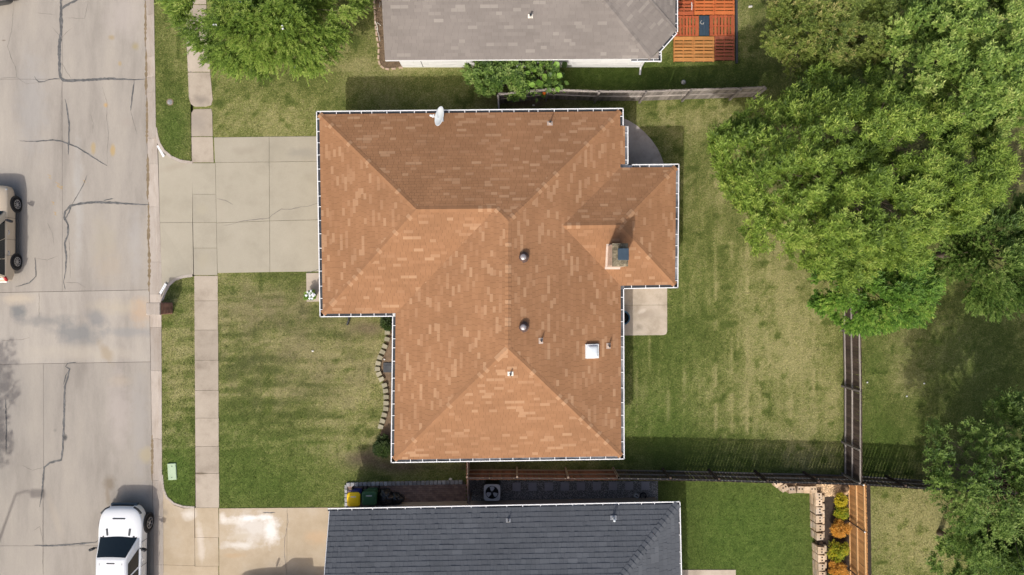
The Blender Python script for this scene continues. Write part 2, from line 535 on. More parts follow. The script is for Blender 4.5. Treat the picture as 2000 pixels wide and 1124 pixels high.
mat("orange_toy", [(0.75, 0.17, 0.02)], rough=0.5, fine=0.05)
mat("petal_white", [(0.72, 0.75, 0.8), (0.82, 0.83, 0.86)], 9, 0.7, fine=0.05)
mat("pot_green", [(0.03, 0.11, 0.06), (0.05, 0.15, 0.08)], 5, 0.5)
mat("blue_plastic", [(0.03, 0.10, 0.17), (0.05, 0.14, 0.22)], 3, 0.4)
mat("bark", [(0.10, 0.075, 0.055), (0.2, 0.16, 0.125)], 4, 0.95, 0.6, stretch=(3, 3, 0.7), bscale=14, fine=0.3)
mat("twig_pale", [(0.24, 0.21, 0.17), (0.36, 0.32, 0.27)], 5, 0.9)
# ================================================================== THE GROUND
M = MATS
CURB_SLOPE = 0.0155
def road_edge(y): return 281 + CURB_SLOPE * y
def curb_back(y):
    if y < 275: return 301 + CURB_SLOPE * y
    if y < 575: return 305.3 + (y - 275) * 0.0337
    return 315.4 + (y - 575) * 0.004

# one wide sheet below everything, out to the horizon
gm = mat("ground_far", [(0.075, 0.095, 0.03), (0.13, 0.14, 0.055), (0.19, 0.18, 0.09)], 0.35, 1.0, 0.4, bscale=12, fine=0.3)
g = MB(); g.face([(-400, -400, -0.30), (400, -400, -0.30), (400, 400, -0.30), (-400, 400, -0.30)])
tag(g.build("ground", gm), kind="structure")

# ---- lawn colour fields: where the turf is straw, lush or worn bare
DRY = [(600, 670, 230, 120, .36), (500, 775, 110, 85, -.30), (470, 690, 60, 40, -.2), (690, 780, 70, 110, .35), (520, 240, 120, 45, .30), (760, 130, 90, 60, .20),
       (480, 620, 90, 60, .15), (1370, 235, 110, 45, .42), (1400, 420, 60, 130, .12), (1500, 580, 90, 170, .24),
       (1600, 760, 110, 190, .34), (1500, 800, 120, 60, .12), (1775, 745, 55, 60, .36), (1760, 640, 60, 50, .28),
       (1800, 1030, 130, 110, .46), (1880, 700, 120, 80, .10), (1750, 900, 60, 60, -.1), (345, 760, 25, 120, .25),
       (345, 60, 25, 60, .25), (1330, 480, 40, 90, .0), (900, 125, 300, 14, .45), (560, 520, 130, 30, -.25)]
LUSH = [(1455, 1050, 140, 130, 1.15), (340, 255, 32, 70, .75), (345, 930, 34, 90, .95), (500, 950, 160, 55, .65), (1190, 150, 190, 40, 1.0),
        (1300, 640, 90, 200, .35), (1280, 830, 90, 80, .55), (1720, 880, 70, 70, .7), (1500, 150, 150, 40, .35), (560, 870, 140, 40, .30),
        (450, 850, 50, 60, .3), (345, 620, 30, 60, .4), (1760, 1000, 20, 40, .0), (1900, 820, 120, 60, .3), (1880, 690, 110, 90, .45), (1710, 720, 25, 120, .45)]
BARE = [(1948, 325, 60, 55, 1.0), (710, 893, 38, 16, .9), (770, 912, 60, 14, .85), (950, 912, 140, 8, .6), (725, 640, 50, 14, .55),
        (1700, 350, 190, 120, .6), (1940, 560, 60, 30, .3), (1560, 100, 60, 110, .35), (1040, 200, 90, 12, .9), (1960, 950, 50, 90, .3), (530, 60, 110, 60, .3), (745, 870, 20, 20, .6), (610, 700, 180, 120, .36), (520, 600, 130, 50, .28)]
def field(x, y, blobs):
    px = x / GS + 1000.0; py = 562.0 - y / GS
    s = np.zeros_like(x)
    for cx, cy, rx, ry, a in blobs:
        d = ((px - cx) / rx) ** 2 + ((py - cy) / ry) ** 2
        s = s + a * np.exp(-d)
    return s
def lawn_fields(x, y):
    px = x / GS + 1000.0; py = 562.0 - y / GS
    n1 = fbm(x * 0.35 + 40, y * 0.35 + 80, 4); n2 = fbm(x * 1.7 + 11, y * 1.7 + 5, 3); n3 = fbm(x * 5.5 + 3, y * 5.5 + 7, 2)
    dry = 0.44 + field(x, y, DRY) + (n1 - .5) * 0.6 + (n2 - .5) * 0.55 + (n3 - .5) * 0.45
    # mower passes: along the street side to side, in the back yard up and down
    front = (px < 770) & (py > 560) & (py < 900)
    streak = fbm(x * 0.5 + 3, y * 4.2, 3) - .5
    dry = np.where(front, dry + streak * (0.5 + 1.3 * n3), dry)
    back = (px > 1220) & (px < 1650)
    streak2 = fbm(x * 3.4 + 9, y * 0.35, 3) - .5
    dry = np.where(back, dry + streak2 * 0.6, dry)
    for lx, lw, amp in ((1243, 1.5, .5), (1270, 1.6, .7), (1303, 1.6, .7), (1336, 1.5, .4), (1364, 1.6, .4), (1397, 2.0, .7), (1430, 1.6, .4), (1460, 2.0, .6), (1500, 2.0, .5), (1545, 2.2, .5), (1590, 2.2, .5)):
        dry = dry + amp * np.exp(-((px - lx - (n1 - .5) * 6) / lw) ** 2) * (vnoise(x * .3 + lx, y * 1.1) > .42) * (py > 330) * (py < 850)
    for ly, amp in ((640, .5), (655, -.4), (668, .5), (683, -.5), (697, .5), (712, .6), (724, -.5), (737, .6), (752, -.5), (770, .5), (786, -.5), (800, .5), (815, -.4)):
        dry = dry + amp * np.exp(-((py - ly - (n1 - .5) * 6) / 2.2) ** 2) * (vnoise(x * .9 + ly, y * .3) > .40) * (px > 425) * (px < 740) * (0.2 + 1.5 * n3)
    weeds = np.clip((vnoise(x * 2.9 + 31, y * 3.3 + 12) - .74) * 6, 0, 1) * (vnoise(x * .5, y * .5 + 4) > .35)
    dry = dry - .55 * weeds
    lush = field(x, y, LUSH) + (n2 - .5) * 0.3
    turf = (py > 938) & (px > 1285) & (px < 1592)
    dry = np.where(turf, 0.04 + (n1 - .5) * 0.25 + (n2 - .5) * .12, dry - 0.42 * np.clip(lush, 0, 1))
    bare = field(x, y, BARE) + (n2 - .5) * 0.5 * (field(x, y, BARE) > .12)
    return np.clip(dry, 0, 1), np.clip(lush, 0, 1), np.clip(bare, 0, 1)

def lawn_material(name, blades):
    m, nt, bs = newmat(name)
    v = pos(nt)
    n_f = noise(nt, v, 10.5, 5, 0.8, 0.7); n_c = noise(nt, v, 2.6, 5, 0.65, 0.6); n_h = noise(nt, v, 24.0, 2, 0.75, 0.3)
    d = math_n(nt, 'MULTIPLY_ADD', n_f, 1.9, math_n(nt, 'ADD', attr(nt, "dry"), -0.95))
    d = math_n(nt, 'MULTIPLY_ADD', n_h, 1.5, math_n(nt, 'ADD', d, -0.75))
    d = math_n(nt, 'MULTIPLY_ADD', n_c, 0.35, math_n(nt, 'ADD', d, -0.175), clampit=True)
    c = ramp(nt, d, [(0.080, 0.106, 0.024), (0.118, 0.142, 0.036), (0.168, 0.186, 0.055), (0.238, 0.236, 0.088), (0.315, 0.292, 0.130)], 0.05, 0.95)
    c = mixc(nt, math_n(nt, 'MULTIPLY', attr(nt, "lush"), 0.7), c, ramp(nt, n_c, [(0.050, 0.098, 0.016), (0.082, 0.140, 0.024), (0.125, 0.185, 0.040)]))
    bf = math_n(nt, 'MULTIPLY_ADD', n_f, 0.5, math_n(nt, 'ADD', attr(nt, "bare"), -0.25), clampit=True)
    c = mixc(nt, bf, c, ramp(nt, n_c, [(0.085, 0.062, 0.042), (0.15, 0.115, 0.08)]))
    c = mixc(nt, 1.0, c, math_n(nt, 'MULTIPLY_ADD', noise(nt, v, 13.0, 3, 0.75), 1.7, 0.18), 'MULTIPLY')
    if blades:
        k = math_n(nt, 'MULTIPLY_ADD', attr(nt, "tint"), 0.9, 0.75)
        c = mixc(nt, 1.0, c, k, 'MULTIPLY')
        st = math_n(nt, 'MULTIPLY', math_n(nt, 'SUBTRACT', attr(nt, "tint"), 0.80), 4.0, clampit=True)
        st = math_n(nt, 'MULTIPLY', st, math_n(nt, 'MULTIPLY_ADD', attr(nt, "dry"), 0.9, 0.1))
        c = mixc(nt, st, c, (0.46, 0.40, 0.24))
    else:
        c = mixc(nt, 1.0, c, math_n(nt, 'MULTIPLY_ADD', noise(nt, v, 30, 3, .7), 0.5, 0.68), 'MULTIPLY')
        set_bump(nt, bs, noise(nt, v, 22, 4, .7), 0.7, 0.04)
    nt.links.new(c, bs.inputs["Base Color"])
    bs.inputs["Roughness"].default_value = 0.95
    bs.inputs["Specular IOR Level"].default_value = 0.15
    return m
lawn_m = lawn_material("lawn_soil_and_thatch", False)
blade_m = lawn_material("grass_blades", True)

def set_lawn_attr(me, x, y, dom='POINT'):
    d, l, b = lawn_fields(x, y)
    for n_, arr in (("dry", d), ("lush", l), ("bare", b)):
        a = me.attributes.new(n_, 'FLOAT', dom); a.data.foreach_set("value", arr.astype(np.float32))

def lawn_sheet(name, poly, step):
    poly = ccw(poly)
    xs = [p[0] for p in poly]; ys = [p[1] for p in poly]
    x0, x1, y0, y1 = min(xs), max(xs), min(ys), max(ys)
    nx = max(2, int((x1 - x0) / step)); ny = max(2, int((y1 - y0) / step))
    gx = np.linspace(x0, x1, nx + 1); gy = np.linspace(y0, y1, ny + 1)
    idx = {}; V = []; F = []
    def vid(p):
        k = (round(p[0], 4), round(p[1], 4))
        if k not in idx:
            idx[k] = len(V); V.append((p[0], p[1], 0.0))
        return idx[k]
    XX, YY = np.meshgrid(gx, gy, indexing='ij')
    ins = np.ones(XX.shape, bool)
    for i in range(len(poly)):
        a = poly[i]; b = poly[(i + 1) % len(poly)]
        ins &= ((b[0] - a[0]) * (YY - a[1]) - (b[1] - a[1]) * (XX - a[0])) >= -1e-9
    for i in range(nx):
        for j in range(ny):
            q = [(gx[i], gy[j]), (gx[i + 1], gy[j]), (gx[i + 1], gy[j + 1]), (gx[i], gy[j + 1])]
            if not (ins[i, j] and ins[i + 1, j] and ins[i, j + 1] and ins[i + 1, j + 1]):
                q = clip_convex(q, poly)
                if len(q) < 3 or abs(area2(q)) < 1e-6: continue
            F.append([vid(p) for p in q])
    me = bpy.data.meshes.new(name)
    me.from_pydata(V, [], F)
    arr = np.array(V)
    set_lawn_attr(me, arr[:, 0], arr[:, 1])
    me.materials.append(lawn_m)
    o = bpy.data.objects.new(name, me); COL.objects.link(o)
    return tag(o, kind="structure")

def arc(cx, cy, r, a0, a1, n=8):
    return [(cx + r * math.cos(math.radians(a0 + (a1 - a0) * i / n)), cy - r * math.sin(math.radians(a0 + (a1 - a0) * i / n))) for i in range(n + 1)]

# the yards: everything east of the pavement's street edge
yard = [W2(362, -160), W2(371.5, 200), W2(372.5, 320), W2(379.5, 540), W2(385, 1290), W2(2150, 1290), W2(2150, -160)]
lawn_sheet("lawn", yard, 0.16)
# the verges between kerb and pavement
vn_px = [(curb_back(-160), -160), (304.5, 250)] + [(310, 278), (320, 295), (334, 307), (352, 315), (373, 318)] + [(372, 200), (362, -160)]
vs_px = [(373, 539), (358, 541), (343, 547), (331, 557), (323, 572), (315.2, 590), (curb_back(930) - .3, 930), (curb_back(930) + 2, 955), (326, 972), (340, 984), (358, 990), (381, 991), (380, 540)]
lawn_sheet("verge", [W2(*p) for p in vn_px], 0.16)
lawn_sheet("verge", [W2(*p) for p in vs_px], 0.16)
far_verge = [W2(-230, -160), W2(-95, -160), W2(-78, 1290), W2(-230, 1290)]
lawn_sheet("verge", far_verge, 0.5)

# ---- the road: concrete slabs with sealed cracks
ZR = -0.10
add_blobs(road_m, [
    (35, 608, 22, 17, 0, (0.15, 0.16, 0.165), .75), (88, 627, 70, 16, 0, (0.2, 0.2, 0.195), .6), (150, 652, 60, 30, 0, (0.19, 0.195, 0.195), .72), (150, 690, 140, 20, 0, (.44, .39, .32), .5), (230, 600, 70, 20, 0, (.44, .38, .29), .5),
    (185, 622, 28, 20, -.5, (0.19, 0.195, 0.2), .55), (255, 650, 70, 13, 0, (0.24, 0.245, 0.245), .5), (205, 690, 13, 34, .5, (0.3, 0.23, 0.14), .5),
    (272, 610, 26, 34, 0, (0.48, 0.32, 0.19), .45), (233, 745, 26, 16, 0, (0.40, 0.32, 0.22), .4), (30, 585, 40, 14, 0, (0.52, 0.44, 0.33), .5),
    (212, 945, 15, 20, .2, (0.21, 0.175, 0.135), .9), (208, 970, 6, 26, .1, (0.24, 0.2, 0.155), .8), (216, 72, 8, 6, 0, (.33, .25, .12), .7),
    (262, 90, 9, 10, 0, (.33, .27, .14), .7), (205, 205, 6, 6, 0, (.48, .31, .12), .8), (232, 124, 4, 6, 0, (.38, .28, .14), .7), (180, 290, 6, 14, 0, (.40, .29, .12), .6),
    (218, 293, 6, 14, 0, (.42, .29, .11), .7), (200, 470, 30, 60, 0, (.36, .32, .25), .5), (262, 470, 18, 90, 0, (.37, .35, .33), .5), (210, 520, 40, 40, 0, (.37, .31, .24), .45),
    (230, 800, 30, 100, 0, (.42, .37, .34), .5), (272, 830, 22, 130, 0, (.33, .31, .29), .5), (150, 400, 12, 160, 0, (.42, .41, .39), .4), (60, 200, 40, 120, 0, (.33, .32, .31), .45),
    (285, 890, 22, 20, 0, (.38, .32, .2), .6), (105, 842, 4, 4, 0, (.2, .19, .17), .6), (125, 855, 5, 8, 0, (.07, .07, .07), .9), (240, 30, 50, 60, 0, (.44, .39, .36), .4),
    (105, 1010, 10, 60, .3, (.38, .33, .27), .4), (108, 210, 8, 7, 0, (.3, .27, .24), .6), (5, 78, 5, 2, 0, (.18, .14, .11), .8), (245, 240, 14, 14, 0, (.33, .29, .25), .6)])
road_base = MB()
rp = [W2(-92, -200), W2(-75, 1300), W2(road_edge(1300) + 2, 1300), W2(road_edge(-200) + 2, -200)]
road_base.prism(ccw(rp), -0.29, ZR - 0.03)
road_o = tag(road_base.build("road", M["joint_dirt"]), kind="structure")
def slab(name, px, z0, z1, m, parent, gap=0.010, tint=None, zs=None):
    """one slab: its outline in photo pixels, drawn in by half the joint"""
    P = ccw([W2(*p) for p in px])
    if zs is not None and area2([W2(*p) for p in px]) < 0: zs = list(reversed(zs))
    cx = sum(p[0] for p in P) / len(P); cy = sum(p[1] for p in P) / len(P)
    Q = []
    n = len(P)
    for i in range(n):
        a = Vector(P[i - 1]); b = Vector(P[i]); c = Vector(P[(i + 1) % n])
        d1 = (b - a).normalized(); d2 = (c - b).normalized()
        n1 = Vector((-d1.y, d1.x)); n2 = Vector((-d2.y, d2.x))
        bis = (n1 + n2)
        if bis.length < 1e-6: bis = n1
        bis.normalize()
        k = gap / 2 / max(0.35, bis.dot(n1))
        q = b + bis * k
        Q.append((q.x, q.y))
    mb = MB()
    t = random.random() if tint is None else tint
    mb.prism(Q, z0, zs if zs is not None else z1, tint=t)
    return mb.build(name, m, parent)
rows = [(-200, 154), (154, 569), (569, 710), (710, 1068), (1068, 1300)]
for r, (ya, yb) in enumerate(rows):
    cutx = 119 if r < 2 else (None if r == 2 else 81.5)
    xs = [-90, 119 if r < 2 else 82, None] if cutx else [-90, None]
    for i in range(len(xs) - 1):
        xa = xs[i]
        xb = xs[i + 1]
        sl = 0.018
        def yy(x, y): return y - 0.018 * (x - 150) if y in (569, 710) else y
        if xb is None:
            q = [(xa, yy(xa, ya)), (road_edge(ya), yy(280, ya)), (road_edge(yb), yy(280, yb)), (xa, yy(xa, yb))]
        else:
            q = [(xa, yy(xa, ya)), (xb, yy(xb, ya)), (xb, yy(xb, yb)), (xa, yy(xa, yb))]
        slab("road_slab", q, -0.25, ZR, road_m, road_o, 0.022 if r in (2,) else 0.012, tint=[.52, .5, .85, .36, .4][r] + random.uniform(-.08, .08))

def ribbon(name, px, wpx, m, parent, z, jitter=0.25, seed=0):
    """a poured or cracked line lying on a slab"""
    rnd = random.Random(seed + len(px) * 13)
    pts = [Vector(W2(*p)) for p in px]
    # resample
    R = []
    for i in range(len(pts) - 1):
        n = max(1, int((pts[i + 1] - pts[i]).length / 0.10))
        for k in range(n): R.append(pts[i].lerp(pts[i + 1], k / n))
    R.append(pts[-1])
    mb = MB(); prev = None
    for i, p in enumerate(R):
        d = (R[min(i + 1, len(R) - 1)] - R[max(i - 1, 0)]).normalized()
        nrm = Vector((-d.y, d.x))
        t = i / max(1, len(R) - 1)
        w0 = wpx if not isinstance(wpx, (list, tuple)) else wpx[0] + (wpx[1] - wpx[0]) * t
        w = w0 * GS * 0.5 * (1 + rnd.uniform(-jitter, jitter)) * min(1, 0.25 + 4 * t, 0.25 + 4 * (1 - t))
        off = nrm * rnd.uniform(-1, 1) * 0.012
        a = p + off + nrm * w; b = p + off - nrm * w
        if prev: mb.face([(prev[0].x, prev[0].y, z), (prev[1].x, prev[1].y, z), (b.x, b.y, z), (a.x, a.y, z)])
        prev = (a, b)
    return mb.build(name, m, parent)
seals = [([(116, -30), (116, 0), (117, 20), (117, 60), (113, 90), (114, 140), (116, 150), (121, 156), (135, 157), (160, 156), (210, 153), (260, 155), (281, 154)], (5.6, 3.2)),
         ([(117, 20), (123, 12), (135, 5), (152, -3)], 3.6), ([(260, 157), (256, 190), (253, 216)], 2.2), ([(114, 153), (95, 154), (84, 159), (74, 159), (68, 155), (65, 148)], 1.6),
         ([(125, 193), (130, 222), (133, 245), (132, 275), (131, 302)], 2.6), ([(36, 275), (70, 276), (100, 273), (120, 276), (150, 288), (180, 307), (207, 324)], 2.0),
         ([(290, 400), (260, 399), (220, 396), (185, 395), (160, 397), (135, 402), (125, 413), (123, 425), (131, 440), (130, 458), (124, 475), (127, 500), (126, 530), (122, 550), (125, 566)], (3.8, 2.4)),
         ([(137, 402), (132, 415), (126, 427)], 2.4), ([(138, 400), (150, 380), (160, 362), (168, 342)], 1.2), ([(200, 392), (219, 388)], 1.6), ([(66, 503), (68, 540), (55, 553), (28, 561)], 1.8),
         ([(146, 709), (130, 711), (126, 717), (134, 722), (128, 745), (124, 757), (122, 840), (120, 880), (117, 900), (95, 905), (84, 914), (80, 960), (75, 992)], 3.2),
         ([(133, 722), (126, 735), (122, 752)], 1.4), ([(65, 1067), (100, 1068), (130, 1066), (187, 1061)], 2.4), ([(8, 780), (10, 830), (9, 890)], 1.6)]
for i, (pl, w) in enumerate(seals):
    w = tuple(v * 1.2 for v in w) if isinstance(w, tuple) else w * 1.1
    ribbon("crack_seal", pl, w, M["tar_seal"], road_o, ZR + 0.005 + 0.0007 * i, 0.3, i)
hair = [[(25, 0), (20, 60), (12, 90), (20, 115), (28, 130), (30, 150), (48, 163), (80, 160)], [(117, 120), (127, 138), (137, 153)], [(100, 52), (108, 62), (117, 74), (128, 62), (138, 54)], [(170, 0), (163, 35), (125, 34)],
        [(208, 320), (207, 300), (210, 260), (206, 230), (207, 200), (198, 170)], [(178, 260), (180, 240), (174, 222)], [(90, 435), (100, 455), (103, 480)], [(135, 545), (134, 500), (132, 460)], [(68, 505), (90, 508), (110, 500)],
        [(117, 160), (117, 280)], [(73, 160), (73, 165)], [(81, 970), (81, 1120)], [(0, 666), (40, 664), (55, 660)], [(74, 570), (74, 625)], [(0, 152), (30, 150)], [(125, 552), (150, 553), (165, 562)],
        [(40, 910), (60, 920), (80, 915)], [(60, 1040), (75, 1030), (82, 1060)], [(253, 216), (258, 235), (266, 262)], [(70, 24), (90, 26), (105, 28)]]
for i, pl in enumerate(hair):
    ribbon("hairline_crack", pl, 0.75, M["hairline"], road_o, ZR + 0.0035, 0.5, 50 + i)
for i, (x, y, s) in enumerate([(94, 345, 6), (110, 361, 8), (117, 366, 5), (101, 397, 5), (105, 417, 5), (162, 354, 4)]):
    ribbon("paint_mark", [(x - s * .6, y - s * .7), (x + s * .5, y - s * .2), (x - s * .2, y + s * .3), (x + s * .8, y + s * .7)], 1.5, M["rust_paint"], road_o, ZR + 0.004, 0.5, 90 + i)
for i, pl in enumerate([[(road_edge(y) + 1, y), (road_edge(y) + 1.5, y + 40), (road_edge(y) + .5, y + 90)] for y in (0, 95, 190, 300, 395, 480, 850)]):
    ribbon("gutter_silt", pl, 4.5, M["gutter_dirt"], road_o, ZR + 0.0045, 0.6, 120 + i)

# ---- kerb: gutter pan and raised kerb, cast in lengths
curb_o = bpy.data.objects.new("curb", None); COL.objects.link(curb_o); curb_o.location = W(300, 400); tag(curb_o, kind="structure")
cur_y = [-200, -120, -40, 28, 110, 150, 180, 270, 320, 404, 512, 575, 640, 725, 858, 940, 1010, 1105, 1200, 1300]
for i in range(len(cur_y) - 1):
    ya, yb = cur_y[i], cur_y[i + 1]
    low = (ya >= 270 and yb <= 575) or ya >= 940      # dropped across the driveways
    mb = MB(); t = random.random()
    def sec(y):
        e = road_edge(y); b = curb_back(y)
        top = ZR + 0.025 if low else 0.02
        return [(e + .4, ZR - .1), (e + .4, ZR + .002), (b - 9.0, ZR + 0.012), (b - 6.5, top), (b, top + (0 if low else 0.004)), (b, -0.25)]
    A = [(*W2(x, ya + .15), z) for x, z in sec(ya)]; B = [(*W2(x, yb - .15), z) for x, z in sec(yb)]
    n = len(A)
    fs = [(k, k + 1, n + k + 1, n + k) for k in range(n - 1)] + [tuple(range(n)), tuple(range(2 * n - 1, n - 1, -1))]
    mb.add(A + B, fs, t)
    mb.build("curb_section", curb_m, curb_o)
def curb_curve(pts, wpx, z0s, z1s):
    """curved return of the kerb at a driveway; height runs from z0s to z1s"""
    P = [Vector(W2(*p)) for p in pts]
    mb = MB(); L = []; Rr = []; Z = []
    for i, p in enumerate(P):
        d = (P[min(i + 1, len(P) - 1)] - P[max(i - 1, 0)]).normalized()
        nrm = Vector((-d.y, d.x)) * wpx * GS * .5
        L.append(p + nrm); Rr.append(p - nrm)
        Z.append(z0s + (z1s - z0s) * i / (len(P) - 1))
    for i in range(len(P) - 1):
        a, b, c, d = L[i], L[i + 1], Rr[i + 1], Rr[i]
        mb.prism(ccw([(a.x, a.y), (d.x, d.y), (c.x, c.y), (b.x, b.y)]), -0.2, [Z[i]] * 2 + [Z[i + 1]] * 2 if area2([(a.x, a.y), (d.x, d.y), (c.x, c.y), (b.x, b.y)]) > 0 else [Z[i + 1]] * 2 + [Z[i]] * 2, tint=.8)
    return mb.build("curb_section", curb_m, curb_o)
curb_curve([(304, 250), (306.5, 266), (311, 281), (320, 295), (334, 307), (352, 315), (376, 318.5)], 5.5, 0.022, 0.026)
curb_curve([(376, 538.5), (357, 541), (342, 546.5), (330, 557), (322, 572), (316, 588)], 5.5, 0.026, 0.022)
curb_curve([(curb_back(928) - .5, 928), (319, 955), (326, 972), (340, 984), (358, 990), (380, 991.5)], 4, 0.022, 0.026)
# house numbers painted white on the kerb returns
wp = M["white_paint"]
def paint_patch(q, z):
    mb = MB(); mb.face([(*W2(*p), z) for p in reversed(q)], .5)
    return mb.build("painted_number_plate", wp, curb_o)
paint_patch([(306.5, 286), (309.5, 284), (322.5, 305), (319, 308.5)], 0.0325)
paint_patch([(311.5, 572), (322.5, 553), (326.5, 556.5), (315, 576)], 0.0325)
dg = M["tar_seal"]
for (x0, y0, x1, y1) in ((307.5, 285, 321, 306), (313.5, 573, 324.5, 555)):
    for k in range(4):
        t = .2 + .2 * k
        cx = x0 + (x1 - x0) * t; cy = y0 + (y1 - y0) * t
        dx = (x1 - x0); dy = (y1 - y0); l = math.hypot(dx, dy); dx /= l; dy /= l
        mb = MB()
        mb.face([(*W2(cx - dx * .8 - dy * .7, cy - dy * .8 + dx * .7), .0345), (*W2(cx + dx * .8 - dy * .7, cy + dy * .8 + dx * .7), .0345), (*W2(cx + dx * .6 + dy * .7, cy + dy * .6 - dx * .7), .0345), (*W2(cx - dx * .5 + dy * .7, cy - dy * .5 - dx * .7), .0345)][::-1])
        mb.build("painted_digit", M["unit_grey"], curb_o)

# ---- pavement along the street
side_o = bpy.data.objects.new("pavement", None); COL.objects.link(side_o); side_o.location = W(400, 600); tag(side_o, kind="structure")
def side_x(y): return 379.5 + (y - 540) * 0.0065
js = [539, 588, 645, 704, 763, 817, 872, 925, 992]
for i in range(len(js) - 1):
    a, b = js[i], js[i + 1]
    slab("pavement_slab", [(side_x(a), a), (side_x(a) + 46.5, a), (side_x(b) + 46, b), (side_x(b), b)], -0.08, 0.02 + random.uniform(0, .006), walk_m, side_o, 0.014)
slab("pavement_slab", [(374, 268), (416, 268), (418, 318), (375, 318)], -0.08, 0.022, walk_m, side_o, .014, .6)
slab("pavement_slab", [(374, 221), (379, 214), (413, 213), (415, 220), (416, 267), (374, 267)], -0.08, 0.024, walk_m, side_o, .014, .15)
slab("pavement_slab", [(367, 142), (411, 142), (416, 195), (413, 206), (402, 209), (380, 209), (373, 204), (369, 192)], -0.08, 0.026, walk_m, side_o, .014, .55)
slab("pavement_slab", [(364, 71), (368, 67), (406, 67), (411, 141), (367, 141)], -0.08, 0.023, walk_m, side_o, .014, .8)
for a, b in ((10, 66), (-50, 9), (-110, -51), (-160, -111)):
    slab("pavement_slab", [(361 + a * .04, a), (403 + a * .04, a), (403 + b * .04, b), (361 + b * .04, b)], -0.08, 0.02, walk_m, side_o, .014)
add_blobs(walk_m, [(392, 195, 20, 14, 0, (.22, .19, .16), .7), (388, 240, 26, 22, 0, (.27, .235, .2), .55), (392, 120, 20, 22, 0, (.3, .26, .21), .4), (392, 925, 20, 3, 0, (.14, .11, .07), .7)])

# ---- driveways
drv_o = bpy.data.objects.new("driveway", None); COL.objects.link(drv_o); drv_o.location = W(450, 420); tag(drv_o, kind="structure")
zl = ZR + 0.022
slab("driveway_slab", [(curb_back(320) , 274), (309.5, 283), (319, 297.5), (333, 309.5), (351, 317.5), (376, 321), (376.5, 435), (curb_back(435), 435)], -0.25, 0, drive_m, drv_o, .014, .55, [zl, zl + .01, zl + .03, zl + .05, zl + .08, .022, .022, zl])
slab("driveway_slab", [(curb_back(435), 435), (376.5, 435), (378, 536), (357, 538.5), (341, 544), (328.5, 555), (320, 571), (curb_back(585), 585)], -0.25, 0, drive_m, drv_o, .014, .5, [zl, .022, .022, zl + .09, zl + .07, zl + .04, zl + .015, zl])
for a, b, c in ((319, 380, .6), (380, 435, .45), (435, 485, .62), (485, 538, .4)):
    slab("driveway_slab", [(375 + (a - 319) * .018, a), (421 + (a - 319) * .018, a), (421 + (b - 319) * .018, b), (375 + (b - 319) * .018, b)], -0.08, 0.024, drive_m, drv_o, .014, c)
ex = 700
for q, t in (([(418, 269), (526, 267.5), (526, 317), (420, 318)], .42), ([(526, 267.5), (ex, 266), (ex, 315), (526, 317)], .28),
             ([(421, 318), (526, 317), (527, 432), (423, 436)], .55), ([(526, 317), (ex, 315), (ex, 428), (527, 432)], .5),
             ([(423, 436), (527, 432), (527.5, 532), (425, 534)], .52), ([(527, 432), (ex, 428), (ex, 530), (527.5, 532)], .56)):
    slab("driveway_slab", q, -0.08, 0.026, drive_m, drv_o, .016, t)
add_blobs(drive_m, [(480, 295, 30, 12, 0, (.30, .265, .21), .5), (590, 300, 40, 14, 0, (.27, .25, .21), .6), (540, 290, 18, 10, 0, (.31, .28, .22), .4), (340, 326, 36, 10, .3, (.33, .285, .22), .5), (432, 400, 8, 60, 0, (.37, .33, .26), .5),
                    (398, 510, 16, 22, 0, (.36, .32, .24), .5), (438, 500, 12, 25, 0, (.37, .33, .26), .45), (395, 410, 14, 14, 0, (.38, .34, .25), .4), (620, 330, 60, 10, .2, (.36, .33, .27), .4), (620, 545, 30, 20, 0, (.30, .29, .27), .3)])
ribbon("hairline_crack", [(437, 441), (445, 440), (458, 437), (475, 432), (500, 429), (526, 427), (533, 420), (550, 409), (570, 409), (590, 404), (600, 404), (625, 396)], 1.1, M["hairline"], drv_o, 0.0305, .5, 7)
ribbon("hairline_crack", [(598, 534), (612, 530), (625, 526)], 1.2, M["tar_seal"], drv_o, 0.0305, .4, 8)
ribbon("hairline_crack", [(424, 388), (440, 392), (456, 400)], 0.8, M["hairline"], drv_o, 0.0305, .4, 9)
path_o = bpy.data.objects.new("path", None); COL.objects.link(path_o); path_o.location = W(610, 560); tag(path_o, kind="structure")
slab("path_slab", [(598, 534), (690, 531), (690, 588), (599, 590)], -0.08, 0.022, walk_m, path_o, .01, .75)

sd_o = bpy.data.objects.new("driveway", None); COL.objects.link(sd_o); sd_o.location = W(500, 1060); tag(sd_o, kind="structure")
slab("driveway_slab", [(curb_back(958), 958), (325, 975), (339, 987), (358, 993), (380, 993), (381, 1105), (curb_back(1105), 1105)], -0.25, 0, sdrive_m, sd_o, .012, .35, [zl, zl + .03, zl + .06, zl + .09, .022, .022, zl])
slab("driveway_slab", [(curb_back(1105), 1105), (381, 1105), (382, 1290), (curb_back(1290), 1290)], -0.25, 0, sdrive_m, sd_o, .012, .45, [zl, .022, .022, zl])
for a, b in ((992, 1050), (1050, 1106), (1106, 1165), (1165, 1290)):
    slab("driveway_slab", [(380.5, a), (427, a), (428, b), (381.5, b)], -0.08, .024, sdrive_m, sd_o, .012, random.uniform(.4, .7))
slab("driveway_slab", [(428, 993), (561, 992), (560, 1290), (429, 1290)], -0.08, .026, sdrive_m, sd_o, .012, .55)
slab("driveway_slab", [(561, 992), (700, 991), (700, 1290), (560, 1290)], -0.08, .026, sdrive_m, sd_o, .012, .5)
